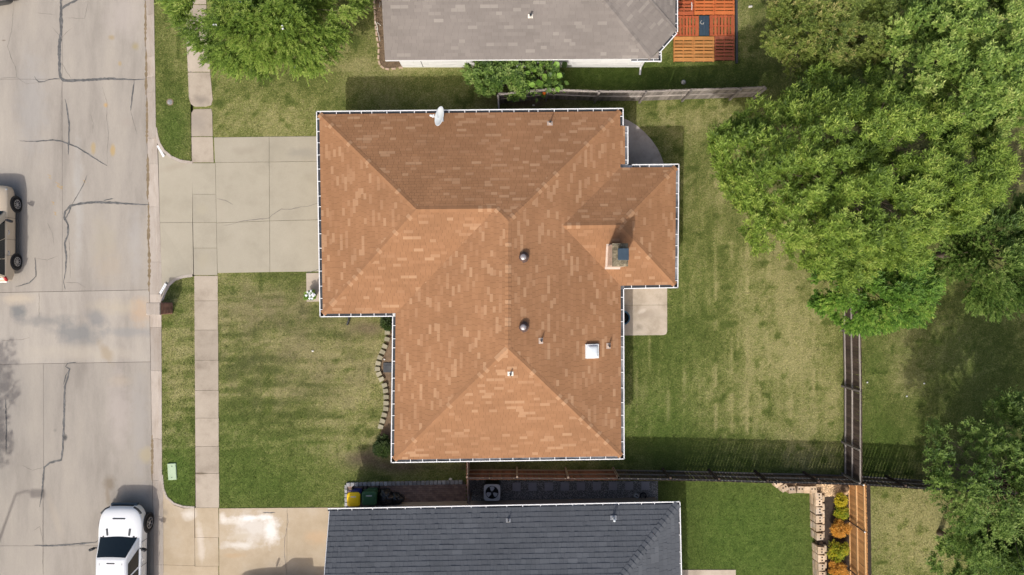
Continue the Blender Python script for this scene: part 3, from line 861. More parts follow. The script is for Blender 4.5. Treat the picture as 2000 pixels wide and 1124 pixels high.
add_blobs(sdrive_m, [(500, 1030, 58, 38, 0, (.70, .68, .65), .6), (470, 1065, 44, 10, 0, (.72, .70, .66), .6), (530, 1035, 18, 44, 0, (.80, .78, .75), .7), (490, 1012, 50, 8, .05, (.80, .79, .77), .75), (455, 1020, 30, 8, 0, (.70, .66, .6), .6), (470, 1048, 26, 7, .2, (.5, .43, .33), .8),
                     (370, 1005, 18, 14, .4, (.7, .66, .6), .6), (392, 1060, 9, 50, .1, (.66, .6, .53), .5), (435, 1010, 8, 14, 0, (.72, .68, .62), .6), (620, 1050, 30, 20, 0, (.52, .36, .22), .5), (455, 1085, 30, 6, 0, (.44, .31, .18), .5),
                     (320, 1002, 9, 7, 0, (.30, .25, .19), .8)])
ribbon("hairline_crack", [(561, 1000), (563, 1020), (557, 1050), (556, 1080), (560, 1120)], .9, M["hairline"], sd_o, 0.0305, .4, 10)
ribbon("hairline_crack", [(513, 1001), (526, 1001.5), (538, 1001)], 1.8, M["tar_seal"], sd_o, 0.031, .2, 11)  # straight dark bar on the slab, a stick rather than a crack

# ---- patios
p_o = bpy.data.objects.new("patio", None); COL.objects.link(p_o); p_o.location = W(1260, 610); tag(p_o, kind="structure")
slab("patio_slab", [(1190, 540), (1303, 540), (1303, 596), (1190, 597)], -0.08, .03, patio_m, p_o, .012, .6)
slab("patio_slab", [(1190, 597), (1303, 596), (1303, 648), (1301, 653), (1296, 655), (1190, 656)], -0.08, .03, patio_m, p_o, .012, .45)
add_blobs(patio_m, [(1248, 640, 12, 10, 0, (.27, .23, .18), .7), (1265, 612, 30, 12, 0, (.37, .31, .25), .6), (1255, 607, 14, 5, .4, (.62, .55, .47), .7), (1290, 620, 20, 10, 0, (.36, .31, .25), .5)])
cp = bpy.data.objects.new("patio", None); COL.objects.link(cp); cp.location = W(1260, 290); tag(cp, kind="structure")
slab("patio_slab", [(1195, 226), (1212, 229), (1228, 236), (1243, 245), (1258, 258), (1272, 273), (1284, 290), (1292, 307), (1298, 325), (1298, 335), (1195, 335)], -0.08, .03, greypatio_m, cp, .01, .5)
sp = bpy.data.objects.new("patio", None); COL.objects.link(sp); sp.location = W(1390, 1150); tag(sp, kind="structure")
slab("patio_slab", [(1300, 1113), (1437, 1113), (1437, 1250), (1300, 1250)], -0.08, .03, patio_m, sp, .01, .8)

# ---- planting beds, gravel and the paved side yard
def sheet(name, px, z, m, kind="structure"):
    P = ccw([W2(*p) for p in px])
    mb = MB(); mb.prism(P, -.1, z)
    return tag(mb.build(name, m), kind=kind)
sheet("mulch_bed", [(733, -60), (735, 30), (737, 70), (742, 100), (741, 122), (747, 131), (758, 134), (778, 132), (800, 128), (800, -60)], .014, M["brown_mulch"])
sheet("mulch_bed", [(768, 618), (750, 622), (757, 640), (757, 660), (752, 678), (744, 700), (742, 722), (748, 742), (754, 765), (754, 800), (748, 830), (742, 850), (744, 880), (800, 885), (800, 618)], .016, M["brown_mulch"])
sheet("gravel_bed", [(914, 938), (1285, 940), (1285, 990), (914, 992)], .02, M["gravel_bed"])
sheet("side_path", [(676, 946), (908, 941), (910, 1000), (676, 1004)], .012, M["joint_dirt"])
# ================================================================== HOUSES
ZE = 2.6       # eave height
PITCH = 0.34

class Plane:
    def __init__(self, a, b, pitch=PITCH, ze=ZE, inset=0.0):
        a = Vector(a); b = Vector(b)
        self.u = (b - a).normalized()
        self.n = Vector((-self.u.y, self.u.x))        # inward
        self.o = a + self.n * inset
        self.p = pitch; self.ze = ze
        self.cos = 1 / math.sqrt(1 + pitch * pitch); self.sin = pitch * self.cos
        self.U = Vector((self.u.x, self.u.y, 0))
        self.S = Vector((self.n.x * self.cos, self.n.y * self.cos, self.sin))
        self.N = self.U.cross(self.S)
    def z(self, q): return self.ze + self.p * ((Vector(q[:2]) - self.o).dot(self.n))
    def us(self, q):
        d = Vector(q[:2]) - self.o
        return (d.dot(self.u), d.dot(self.n) / self.cos)
    def at(self, u, s, h=0.0):
        return Vector((self.o.x, self.o.y, self.ze)) + self.U * u + self.S * s + self.N * h
    def abc(self):   # z = a + b x + c y
        b = self.p * self.n.x; c = self.p * self.n.y
        return (self.ze - b * self.o.x - c * self.o.y, b, c)
def meet3(p, q, r):
    (a1, b1, c1), (a2, b2, c2), (a3, b3, c3) = p.abc(), q.abc(), r.abc()
    A = np.array([[b1 - b2, c1 - c2], [b1 - b3, c1 - c3]]); B = np.array([a2 - a1, a3 - a1])
    x, y = np.linalg.solve(A, B)
    return (float(x), float(y))
def corner(p, q):
    """where two eave lines cross in plan"""
    A = np.array([[p.u.x, -q.u.x], [p.u.y, -q.u.y]]); B = np.array([q.o.x - p.o.x, q.o.y - p.o.y])
    t, _ = np.linalg.solve(A, B)
    v = p.o + p.u * float(t)
    return (v.x, v.y)

def view_area(P, q):
    """how large a piece shows from the drone"""
    return abs(q) * P.N.dot((Vector((0, 0, H)) - P.at(0, 2)).normalized())

def shingle_roof(root, planes_polys, mname, underlay, expo, tabs, palefrac, thick, gap=0.008, run=1.6, nsing=300, seed=1, margin=None, tone=None, thvar=.18, pale_w=(.30, .38, .46)):
    rnd = random.Random(seed)
    deck = MB(); field = MB(); singles = []
    mt = M[mname]
    for P, polys in planes_polys:
        for poly in polys:
            deck.face([(q[0], q[1], P.z(q) - 0.004) for q in ccw(poly)])
        loc = [ccw([P.us(q) for q in poly]) for poly in polys]
        smax = max(q[1] for l in loc for q in l); smin = min(q[1] for l in loc for q in l)
        umax = max(q[0] for l in loc for q in l); umin = min(q[0] for l in loc for q in l)
        k0 = int(math.floor(smin / expo)) - (0 if smin > -1e-6 else 0)
        k = k0
        while k * expo < smax:
            s0 = k * expo; s1 = s0 + expo
            u = umin - rnd.random() * 0.6
            pale_left = 0; tone_run = 0; tv = .4
            while u < umax:
                if pale_left <= -2 and rnd.random() < palefrac:
                    pale_left = rnd.choice([1, 1, 1, 2])
                    pv = rnd.uniform(.6, .98)
                if pale_left > 0:
                    w = rnd.choice(pale_w); t = pv + rnd.uniform(-.05, .05)
                else:
                    w = rnd.choice(tabs)
                    if tone_run <= 0:
                        tv = rnd.uniform(.2, .58); tone_run = rnd.randint(1, 3)
                    tone_run -= 1
                    t = tv + rnd.uniform(-.06, .06)
                pale_left -= 1
                t = min(1, max(0, t))
                th = thick * rnd.uniform(1 - thvar, 1 + thvar)
                q = [(u, s0), (u + w - gap, s0), (u + w - gap, s1), (u, s1)]
                if margin is not None:
                    c = P.at(u, s0)
                    if not margin(c):
                        u += w; continue
                for l in loc:
                    pc = clip_convex(q, l)
                    if len(pc) < 3: continue
                    a = area2(pc)
                    if a < 2e-4: continue
                    full = a > 0.999 * (w - gap) * expo
                    if full: singles.append((view_area(P, a), P, u, s0, w, t, th))
                    field_add(field, P, pc, s0, s1, th, t, full)
                u += w
            k += 1
    # the biggest-showing shingles one by one, the rest as one part
    singles.sort(key=lambda r: -r[0])
    chosen = {(id(r[1]), round(r[2], 5), round(r[3], 5)) for r in singles[:nsing]}
    keep = MB()
    for (fv, ff, t, key) in field.items_:
        if key in chosen: continue
        keep.add(fv, ff, t)
    meshes = {}
    for (_, P, u, s0, w, t, th) in singles[:nsing]:
        tq = round(t * 12) / 12
        key = (round(w, 3), tq)
        if key not in meshes:
            mb = MB(); ww = w - gap; th0 = thick
            V = [(0, 0, 0), (ww, 0, 0), (ww, expo, 0), (0, expo, 0), (0, 0, th0), (ww, 0, th0), (ww, expo, .0015), (0, expo, .0015)]
            mb.add(V, [(4, 5, 6, 7), (0, 1, 5, 4), (1, 2, 6, 5), (2, 3, 7, 6), (3, 0, 4, 7)], tq)
            me = mb.mesh("shingle"); me.materials.append(mt)
            meshes[key] = me
        o_ = P.at(u, s0)
        m4 = Matrix(((P.U.x, P.S.x, P.N.x, o_.x), (P.U.y, P.S.y, P.N.y, o_.y), (P.U.z, P.S.z, P.N.z, o_.z), (0, 0, 0, 1)))
        put("shingle", meshes[key], m4, root)
    deck.build("roof_deck", M[underlay], root)
    tag(keep.build("shingle_courses", mt, root), kind="stuff")

def field_add(field, P, pc, s0, s1, th, t, full):
    top = []; bot = []
    for (u, s) in pc:
        k = (s - s0) / (s1 - s0)
        top.append(P.at(u, s, th * (1 - k) + .0015)); bot.append(P.at(u, s, 0))
    n = len(pc)
    fs = [tuple(range(n))]
    for i in range(n):
        j = (i + 1) % n
        if abs(pc[i][1] - s1) < 1e-6 and abs(pc[j][1] - s1) < 1e-6: continue
        fs.append((n + i, n + j, j, i))
    if not hasattr(field, 'items_'): field.items_ = []
    # lower-left corner names the piece
    field.items_.append((top + bot, fs, t, (id(P), round(pc[0][0], 5), round(pc[0][1], 5)) if full else None))

def ridge_caps(root, P1, P2, a, b, mname, piece=0.19, half=0.15, th=0.018, seed=0, lo=.2, hi=.95):
    """folded cap shingles from the low end a to the high end b of a hip or ridge"""
    rnd = random.Random(seed)
    A = Vector((a[0], a[1], P1.z(a))); B = Vector((b[0], b[1], P1.z(b)))
    R = (B - A); L = R.length; R.normalize()
    def wing(P):
        w = R.cross(P.N).normalized()
        mid = (A + B) / 2
        d = w if P.z((mid + w * .1)[:2]) - (mid + w * .1).z < .02 else w
        # choose the side that lies on this plane's own half
        inw = Vector((P.n.x, P.n.y, 0))
        return d if d.dot(inw) < 0 else -d
    w1 = wing(P1); w2 = wing(P2)
    up = (P1.N + P2.N).normalized()
    tints = [lo, .35, .45, .55, hi]
    ms = []
    for t in tints:
        mb = MB()
        l = piece + .02
        # local frame: x along ridge, built straight in world axes
        def pt(x, w, h): return R * x + w + up * h
        c0 = pt(0, w1 * 0, th + .012); c1 = pt(l, w1 * 0, .012)
        a0 = pt(0, w1 * half, th + .002); a1 = pt(l, w1 * half, .002)
        b0 = pt(0, w2 * half, th + .002); b1 = pt(l, w2 * half, .002)
        m0 = pt(0, w1 * half * .3, th + .008); m1 = pt(l, w1 * half * .3, .008)
        n0 = pt(0, w2 * half * .3, th + .008); n1 = pt(l, w2 * half * .3, .008)
        lowv = [p - up * (th + .004) for p in (a0, m0, c0, n0, b0)]
        V = [a0, a1, m0, m1, c0, c1, n0, n1, b0, b1] + lowv
        F = [(0, 2, 3, 1), (2, 4, 5, 3), (4, 6, 7, 5), (6, 8, 9, 7), (10, 11, 2, 0), (11, 12, 4, 2), (12, 13, 6, 4), (13, 14, 8, 6)]
        mb.add(V, F, t)
        me = mb.mesh("ridge_cap"); me.materials.append(M[mname])
        bm = bmesh.new(); bm.from_mesh(me); bmesh.ops.recalc_face_normals(bm, faces=bm.faces)
        if sum(f.normal.dot(up) * f.calc_area() for f in bm.faces) < 0: bmesh.ops.reverse_faces(bm, faces=bm.faces)
        bm.to_mesh(me); bm.free()
        ms.append(me)
    n = max(1, int(L / piece))
    for i in range(n):
        me = rnd.choice(ms[1:4]) if rnd.random() < .72 else rnd.choice([ms[0], ms[4], ms[4]])
        put("ridge_cap", me, Matrix.Translation(A + R * (i * L / n) + up * .004), root)

def gutter(root, a, b, ze, mwhite, minside, spacing=0.6, seed=0, width=0.165, ext=(0, 0), drop=0.0):
    """open gutter on the eave from plan point a to b (outer lip on the right of travel)"""
    rnd = random.Random(seed)
    a = Vector(a); b = Vector(b)
    u = (b - a).normalized(); n = Vector((u.y, -u.x))
    a = a - u * ext[0]; b = b + u * ext[1]
    def P(p, off, z): return (p.x + n.x * off, p.y + n.y * off, z)
    zt = ze - 0.015 - drop
    mb = MB()
    prof_o = [(width, zt), (width, zt - .05), (width - .03, zt - .11), (0.005, zt - .11)]
    for (o1, z1), (o2, z2) in zip(prof_o[:-1], prof_o[1:]):
        mb.face([P(a, o1, z1), P(a, o2, z2), P(b, o2, z2), P(b, o1, z1)])
    lip = 0.043
    mb.face([P(a, width, zt), P(b, width, zt), P(b, width - lip, zt), P(a, width - lip, zt)])
    mb.face([P(a, width - lip, zt), P(b, width - lip, zt), P(b, width - lip, zt - .03), P(a, width - lip, zt - .03)])
    for p in (a, b):
        mb.face([P(p, 0.0, zt), P(p, width, zt), P(p, width - .03, zt - .11), P(p, 0.0, zt - .11)])
    g_ = mb.build("gutter", mwhite, root)
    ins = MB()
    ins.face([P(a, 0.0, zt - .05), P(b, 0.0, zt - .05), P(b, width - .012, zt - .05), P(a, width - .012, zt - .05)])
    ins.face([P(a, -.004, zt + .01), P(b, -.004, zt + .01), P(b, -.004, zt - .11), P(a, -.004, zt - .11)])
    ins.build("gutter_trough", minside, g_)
    L = (b - a).length
    k = max(1, int(round(L / spacing)))
    me = MB(); me.box((0, 0, 0), (0.030, width - .02, 0.012)); mesh = me.mesh("hanger"); mesh.materials.append(mwhite)
    ang = math.atan2(u.y, u.x)
    for i in range(k):
        t = (i + .5 + rnd.uniform(-.18, .18)) / k
        c = a.lerp(b, t)
        q = P(c, width * .45, zt + .004)
        put("hanger", mesh, Matrix.Translation(q) @ Matrix.Rotation(ang, 4, 'Z'), g_)
    return g_

def walls(root, poly, z1, m, inset=0.45, name="wall"):
    P = ccw(poly); n = len(P); Q = []
    for i in range(n):
        a = Vector(P[i - 1]); b = Vector(P[i]); c = Vector(P[(i + 1) % n])
        d1 = (b - a).normalized(); d2 = (c - b).normalized()
        n1 = Vector((-d1.y, d1.x)); n2 = Vector((-d2.y, d2.x))
        A = np.array([[d1.x, -d2.x], [d1.y, -d2.y]])
        s = (b + n2 * inset) - (b + n1 * inset)
        if abs(np.linalg.det(A)) < 1e-4: q = b + n1 * inset
        else:
            t = np.linalg.solve(A, np.array([s.x, s.y]))[0]
            q = b + n1 * inset + d1 * float(t)
        Q.append((q.x, q.y))
    mb = MB(); mb.prism(Q, -.1, z1)
    mb.build(name, m, root)
    sf = MB(); sf.face([(p[0], p[1], z1 - .005) for p in P])
    sf.build("soffit", M["white_paint"], root)
    return Q

def E(px, py, z=ZE): return W2(px, py, z)

# ------------------------------------------------------------------ the terracotta-roofed house
hx = E(960, 560)
house = thing("brick_house", (0.0, 0.6, 0.0), "brick house under a terracotta shingle hip roof, filling the middle of the view", "house")
lip = [(617, 217), (624, 620), (766, 619), (763, 905), (1220, 898), (1218, 565), (1325, 563), (1327, 320), (1228, 321), (1228, 246), (1218, 247), (1218, 211)]
LP = [Vector(E(*p)) for p in lip]
GI = 0.165
pW1 = Plane(LP[0], LP[1], inset=GI); pS1 = Plane(LP[1], LP[2], inset=GI); pW2 = Plane(LP[2], LP[3], inset=GI); pS2 = Plane(LP[3], LP[4], inset=GI)
pE = Plane(LP[4], LP[11], inset=GI); pS3 = Plane(LP[5], LP[6], inset=GI); pE3 = Plane(LP[6], LP[7], inset=GI); pN3 = Plane(LP[7], LP[8], inset=GI); pN = Plane(LP[11], LP[0], inset=GI)
cNW = corner(pN, pW1); cSW = corner(pW1, pS1); cI = corner(pS1, pW2); cSW2 = corner(pW2, pS2); cSE = corner(pS2, pE)
cES = corner(pE, pS3); cSE3 = corner(pS3, pE3); cNE3 = corner(pE3, pN3); cEN = corner(pN3, pE); cNE = corner(pE, pN)
V1 = meet3(pW1, pN, pS1); V2 = meet3(pN, pS1, pW2); V3 = meet3(pN, pW2, pE); V4 = meet3(pW2, pS2, pE); V5 = meet3(pN3, pS3, pE); V6 = meet3(pN3, pS3, pE3)
bx = E(1228, 300)[0] - GI
by0 = E(1228, 246)[1]; by1 = E(1228, 321)[1]
bump = [(cEN[0] - .01, by1), (bx, by1), (bx, by0), (cNE[0] - .01, by0)]
faces = [(pW1, [[cNW, cSW, V1]]), (pS1, [[cSW, cI, V2, V1]]), (pW2, [[cI, cSW2, V4, V3, V2]]), (pS2, [[cSW2, cSE, V4]]),
         (pE, [[cSE, cES, V5, V4], [V5, cEN, cNE, V3], [V4, V5, V3], bump]), (pS3, [[cES, cSE3, V6, V5]]), (pE3, [[cSE3, cNE3, V6]]), (pN3, [[cNE3, cEN, V5, V6]]),
         (pN, [[cNE, cNW, V1, V2], [cNE, V2, V3]])]
shingle_roof(house, faces, "terracotta_shingle", "roof_underlay", 0.143, [.235, .25, .265, .28, .30], 0.15, 0.011, seed=3)
TC = "terracotta_shingle"
for i, (a, b, c, d) in enumerate([(pW1, pN, cNW, V1), (pW1, pS1, cSW, V1), (pN, pS1, V1, V2), (pN, pW2, V2, V3), (pW2, pE, V3, V4), (pN, pE, cNE, V3), (pW2, pS2, cSW2, V4), (pS2, pE, cSE, V4),
                                   (pS3, pE3, cSE3, V6), (pE3, pN3, cNE3, V6), (pN3, pS3, V6, V5)]):
    ridge_caps(house, a, b, c, d, TC, seed=20 + i)
walls(house, [(p.x, p.y) for p in LP], ZE - .30, M["tan_siding"])
gm1, gm2 = M["gutter_inside"], M["gutter_inside_grey"]
# eave line of each gutter runs along the shingle edge
def eave_pt(pl, t_pt): return pl.o + pl.u * ((Vector(t_pt) - pl.o).dot(pl.u))
gl = [(pW1, cNW, cSW, gm1, (GI, GI)), (pS1, cSW, cI, gm1, (GI, -GI)), (pW2, cI, cSW2, gm1, (-GI, GI)), (pS2, cSW2, cSE, gm2, (GI, GI)), (pE, cSE, cES, gm2, (GI, -GI)),
      (pS3, cES, cSE3, M["dark_grey_metal"], (-GI, GI)), (pE3, cSE3, cNE3, gm2, (GI, GI)), (pN3, cNE3, (E(1228, 321)[0], cEN[1]), gm2, (GI, -GI)), (pN, cNE, cNW, gm1, (GI, GI))]
for i, (pl, a, b, gi, ext) in enumerate(gl):
    gutter(house, a, b, ZE, M["white_paint"], gi, seed=i, ext=ext)
gutter(house, (pE.o + pE.u * ((Vector((cNE[0], by0)) - pE.o).dot(pE.u))), cNE, ZE, M["white_paint"], gm1, seed=30, ext=(-.02, GI))
gutter(house, (bx, by1 + .02), (bx, by0), ZE - PITCH * (bx - cNE[0]), M["white_paint"], gm2, seed=31, ext=(0, 0))

def on(pl, px, py):
    """the point of a roof plane that the drone sees at a photo pixel"""
    a, b, c = pl.abc()
    dx = (px - 1000) * GS / H; dy = (562 - py) * GS / H      # per metre below the drone
    # z = a + b*dx*t + c*dy*t , z = H - t
    t = (H - a) / (1 + b * dx + c * dy)
    return Vector((dx * t, dy * t, H - t))

def round_vent(root, p, r=.20):
    T = Matrix.Translation(p)
    mb = MB(); mb.lathe([(r * 1.25, -.06), (r * 1.25, .02), (r * .62, .03), (r * .62, .16), (r * 1.0, .15), (r * 1.0, .20), (r * .72, .255)], 20, T)
    v = mb.build("roof_vent", M["brown_metal"], root, smooth=False)
    c = MB(); c.lathe([(r * .70, .25), (r * .64, .275), (r * .34, .295), (r * .05, .30)], 18, T)
    c.build("vent_cap", M["vent_top"], v, smooth=True)
round_vent(house, on(pE, 1022, 503)); round_vent(house, on(pE, 1022, 639))

def pipe_vent(root, pl, px, py, h=.38, r=.035, m="flashing", s=.14):
    p = on(pl, px, py)
    m4 = Matrix(((pl.U.x, pl.S.x, pl.N.x, p.x), (pl.U.y, pl.S.y, pl.N.y, p.y), (pl.U.z, pl.S.z, pl.N.z, p.z), (0, 0, 0, 1)))
    mb = MB(); mb.box((0, .02, .016), (s * 1.9, s * 1.5, .012), mat=m4, bev=.004)
    pv = mb.build("plumbing_vent", M[m], root)
    c = MB(); c.lathe([(s * .62, 0.0), (s * .5, .03), (r + .012, .12), (r + .01, .14)], 14, Matrix.Translation(p))
    c.build("boot", M[m], pv, smooth=True)
    t = MB(); t.lathe([(r, 0), (r, h), (r * .7, h), (r * .7, h - .03)], 12, Matrix.Translation(p))
    t.build("pipe", M["dark_grey_metal"], pv)
for px, py in ((1057, 666), (1189, 676)): pipe_vent(house, pE, px, py)
pipe_vent(house, pS2, 997, 731, m="pale_stone")
pipe_vent(house, pN, 1074, 241)
# skylight
p = on(pE, 1155, 686)
m4 = Matrix(((pE.U.x, pE.S.x, pE.N.x, p.x), (pE.U.y, pE.S.y, pE.N.y, p.y), (pE.U.z, pE.S.z, pE.N.z, p.z), (0, 0, 0, 1)))
mb = MB(); mb.box((0, 0, .07), (.66, .64, .15), mat=m4)
sk = mb.build("skylight", M["white_paint"], house, bevel=.012)
d = MB(); n_ = 9
for i in range(n_):
    for j in range(n_):
        def hh(a, b):
            x = -1 + 2 * a / n_; y = -1 + 2 * b / n_
            return m4 @ Vector((x * .285, y * .275, .148 + .10 * ((1 - abs(x) ** 3.2) * (1 - abs(y) ** 3.2)) ** .6))
        d.face([hh(i, j), hh(i + 1, j), hh(i + 1, j + 1), hh(i, j + 1)])
d.build("dome", M["skylight_dome"], sk, smooth=True)

# chimney: laid bricks, mortar crown and metal cap
x0, x1, y0, y1 = 4.44, 5.10, 0.95, 1.93
zt = 4.60
core = MB(); core.box(((x0 + x1) / 2, (y0 + y1) / 2, (2.6 + zt) / 2 - .02), (x1 - x0 - .02, y1 - y0 - .02, zt - 2.6))
chim = core.build("chimney", M["mortar_buff"], house)
bh = .0667; bl = .203
bmeshes = []
for t in (.1, .35, .6, .9):
    mb = MB(); mb.box((0, 0, 0), (bl - .01, .09, bh - .01), tint=t); me = mb.mesh("brick"); me.materials.append(M["buff_brick"]); bmeshes.append(me)
zz = 3.0; row = 0
while zz < zt - .02:
    for (ax, fixed, lo, hi, rot) in (('x', y0 + .04, x0, x1, 0), ('x', y1 - .04, x0, x1, 0), ('y', x0 + .04, y0, y1, math.pi / 2), ('y', x1 - .04, y0, y1, math.pi / 2)):
        k = int(round((hi - lo) / bl)); off = (row % 2) * bl / 2
        for i in range(k):
            c = lo + .1 + off * .5 + i * (hi - lo - .2 - off * .0) / max(1, k - 1) * .97
            if c > hi - .08: c = hi - .1
            if ax == 'x': q = (c, fixed, zz)
            else: q = (fixed, c, zz)
            put("brick", random.choice(bmeshes), Matrix.Translation(q) @ Matrix.Rotation(rot, 4, 'Z'), chim)
    zz += bh; row += 1
cr = MB(); nn = 10
ccx, ccy = (x0 + x1) / 2, (y0 + y1) / 2
grid = [[Vector((x0 - .02 + (x1 - x0 + .04) * i / nn, y0 - .02 + (y1 - y0 + .04) * j / nn, zt + (.015 if i in (0, nn) or j in (0, nn) else .05 + random.uniform(-.012, .012)))) for j in range(nn + 1)] for i in range(nn + 1)]
for i in range(nn):
    for j in range(nn): cr.face([grid[i][j], grid[i + 1][j], grid[i + 1][j + 1], grid[i][j + 1]])
for i in range(nn):
    for (a, b) in ((grid[i][0], grid[i + 1][0]), (grid[i + 1][nn], grid[i][nn]), (grid[0][i + 1], grid[0][i]), (grid[nn][i], grid[nn][i + 1])):
        cr.face([(a.x, a.y, zt - .05), (b.x, b.y, zt - .05), b, a])
cr.build("mortar_crown", M["mossy_mortar"], chim)
cp_ = MB(); cp_.box((x1 - .25, y0 + .50, zt + .2), (.40, .44, .36))
cp_.box((x1 - .25, y0 + .50, zt + .40), (.47, .51, .035))
cp_.build("chimney_cap", M["blued_metal"], chim, bevel=.008)
fl = MB()
q = on(pS3, 1205, 526)
for (a, b) in (((x0 - .12, y0 - .10), (x1 - .06, y0 + .02)), ((x0 - .10, y0), (x0 + .01, y1)), ((x0 - .10, y1 - .01), (x0 + .18, y1 + .07))):
    c = [(a[0], a[1]), (b[0], a[1]), (b[0], b[1]), (a[0], b[1])]
    fl.face([(p_[0], p_[1], max(pS3.z(p_), 0) + .022) for p_ in c])
fl.build("flashing", M["flashing"], chim)

# satellite dish bracketed to the north eave
ds = on(pN, 861, 236)
dish = thing("satellite_dish", ds, "pale grey oval satellite dish at the north gutter of the terracotta roof", "satellite dish")
ctr = W(861, 228, 3.45)
ax = Vector((-math.cos(math.radians(33)), .10, math.sin(math.radians(33)))).normalized()
rot = ax.to_track_quat('Z', 'Y').to_matrix().to_4x4()
T = Matrix.Translation(ctr) @ rot
mb = MB(); R_ = .44
prof = [(0.001, 0.0)] + [(R_ * k / 7, .09 * (k / 7) ** 2) for k in range(1, 8)] + [(R_ + .012, .088), (R_ + .01, .075)] + [(R_ * k / 7, .09 * (k / 7) ** 2 - .014) for k in range(7, 0, -1)] + [(.001, -.014)]
mb.lathe(prof, 32, T); mb.build("reflector", M["dish_grey"], dish, smooth=True)
foot = ds + Vector((.05, 0, 0))
mb = MB(); mb.tube([foot, foot + Vector((.02, 0, .35)), ctr - ax * .03], .024, 8); mb.build("mast", M["galvanised"], dish)
mb = MB(); mb.box((ds.x + .05, ds.y, ds.z + .02), (.16, .2, .02)); mb.build("foot_plate", M["galvanised"], dish)
lnb = W(842, 226, 3.62)
low = T @ Vector((0, 0, .0)) + Vector((0, -.05, -.30))
mb = MB(); mb.tube([low, lnb], .018, 8); mb.build("feed_arm", M["dish_grey"], dish)
mb = MB(); mb.lathe([(.035, -.06), (.05, -.05), (.05, .05), (.03, .07)], 12, Matrix.Translation(lnb) @ rot); mb.box((0, .0, -.1), (.13, .13, .05), mat=Matrix.Translation(lnb) @ rot)
mb.build("feed_horn", M["white_paint"], dish)

# ------------------------------------------------------------------ the taupe-roofed house to the north
nh = thing("neighbour_house", W(1030, -40), "white brick house with a taupe shingle roof beyond the grey fence", "house")
a_, b_ = Vector(E(752, 118)), Vector(E(1287, 115))
qS = Plane(a_, b_)
cA, cB = Vector(E(1285, 100)), Vector(E(1319, 62))
uu = (cB - cA).normalized()
qC = Plane(cA, cB, pitch=PITCH / math.sqrt(2) * 1.03)
qE = Plane(cB, cB + Vector((0, 12)))
west = a_.x + .0
cSC = corner(qS, qC); cCE = corner(qC, qE)
top_y = b_.y + 7.0
ridge_z = qS.z((0, top_y))
# hip lines
def plane_line(p, q, y):
    """x on the meeting line of two planes at a plan y"""
    (a1, b1, c1), (a2, b2, c2) = p.abc(), q.abc()
    return ((a2 - a1) + (c2 - c1) * y) / (b1 - b2)
hx1 = plane_line(qS, qC, top_y); hx2 = plane_line(qC, qE, top_y)
sw = (west, qS.o.y + (west - qS.o.x) * qS.u.y / qS.u.x)
tri = [cSC, (b_.x - .02, b_.y), (b_.x - .02, cA.y - .02)]
ntop = min(hx1, hx2)
facesN = [(qS, [[sw, cSC, (hx1, top_y), (west, top_y)], tri]), (qC, [[cSC, cCE, (hx2, top_y), (hx1, top_y)]]), (qE, [[cCE, (cB.x, top_y + 3), (hx2, top_y + 3), (hx2, top_y)]])]
shingle_roof(nh, facesN, "taupe_shingle", "taupe_underlay", 0.15, [.28, .30, .32, .34, .36], 0.11, 0.007, gap=.006, seed=9)
ridge_caps(nh, qS, qC, cSC, (hx1, top_y), "taupe_shingle", seed=41, half=.13, lo=.1, hi=.6)
ridge_caps(nh, qC, qE, cCE, (hx2, top_y), "taupe_shingle", seed=42, half=.13, lo=.3, hi=.75)
nwall = MB()
wy = b_.y + .42
wx0 = E(752, 118)[0] + .42
nwall.prism(ccw([(wx0, wy), (b_.x - .42, wy), (b_.x - .42, wy + 3.0), (cB.x - .42, wy + 3.2), (cB.x - .42, top_y + 3), (wx0, top_y + 3)]), -.1, ZE - .10)
nw = nwall.build("wall", M["white_brick"], nh)
# courses of the south wall that shows under the eave
cm = []
for t in (.1, .5, .9):
    mb = MB(); mb.box((0, 0, 0), (.62, .02, .062), tint=t); me = mb.mesh("brick"); me.materials.append(M["white_brick"]); cm.append(me)
xx = wx0 + .33; L_ = b_.x - .42 - wx0
for r in range(18):
    nb = 17; st = (L_ - .66) / (nb - 1)
    for i in range(nb):
        put("brick", random.choice(cm), Matrix.Translation((wx0 + .33 + i * st, wy - .006, .35 + r * .125)) @ Matrix.Scale(st / .645, 4, (1, 0, 0)) @ Matrix.Scale(1.75, 4, (0, 0, 1)), nw)
mb = MB(); mb.prism(ccw([(sw[0], a_.y - .0), (b_.x, b_.y - .0), (b_.x, b_.y + .03), (sw[0], a_.y + .03)]), ZE - .16, ZE - .012)
mb.build("fascia", M["white_paint"], nh)
gutter(nh, E(1233, 115.4), b_, ZE, M["white_paint"], gm1, seed=51, ext=(0, .1), width=.13)
gutter(nh, (b_.x - .0, b_.y - .0), (b_.x, cA.y), ZE, M["white_paint"], gm1, seed=52, width=.13, ext=(.13, -.02))
gutter(nh, cA, cB, ZE, M["white_paint"], gm1, seed=53, width=.13)
gutter(nh, cB, cB + Vector((0, 6)), ZE, M["white_paint"], gm1, seed=54, width=.13)
dsx = W(1253, 127, .5)
mb = MB(); mb.tube([(dsx.x, wy - .25, ZE - .15), (dsx.x, wy - .08, ZE - .5), (dsx.x, wy - .08, .25), (dsx.x, wy - .4, .08)], .05, 6)
mb.build("downspout", M["white_paint"], nh)
pipe_vent(nh, qS, 1036, 33, h=.3, m="pale_stone", r=.05, s=.12)
dw = MB(); dw.box((wx0 + 1.05, wy - .012, 1.2), (.03, .02, 2.2)); dw.build("wall_joint", M["dark_grey_metal"], nh)

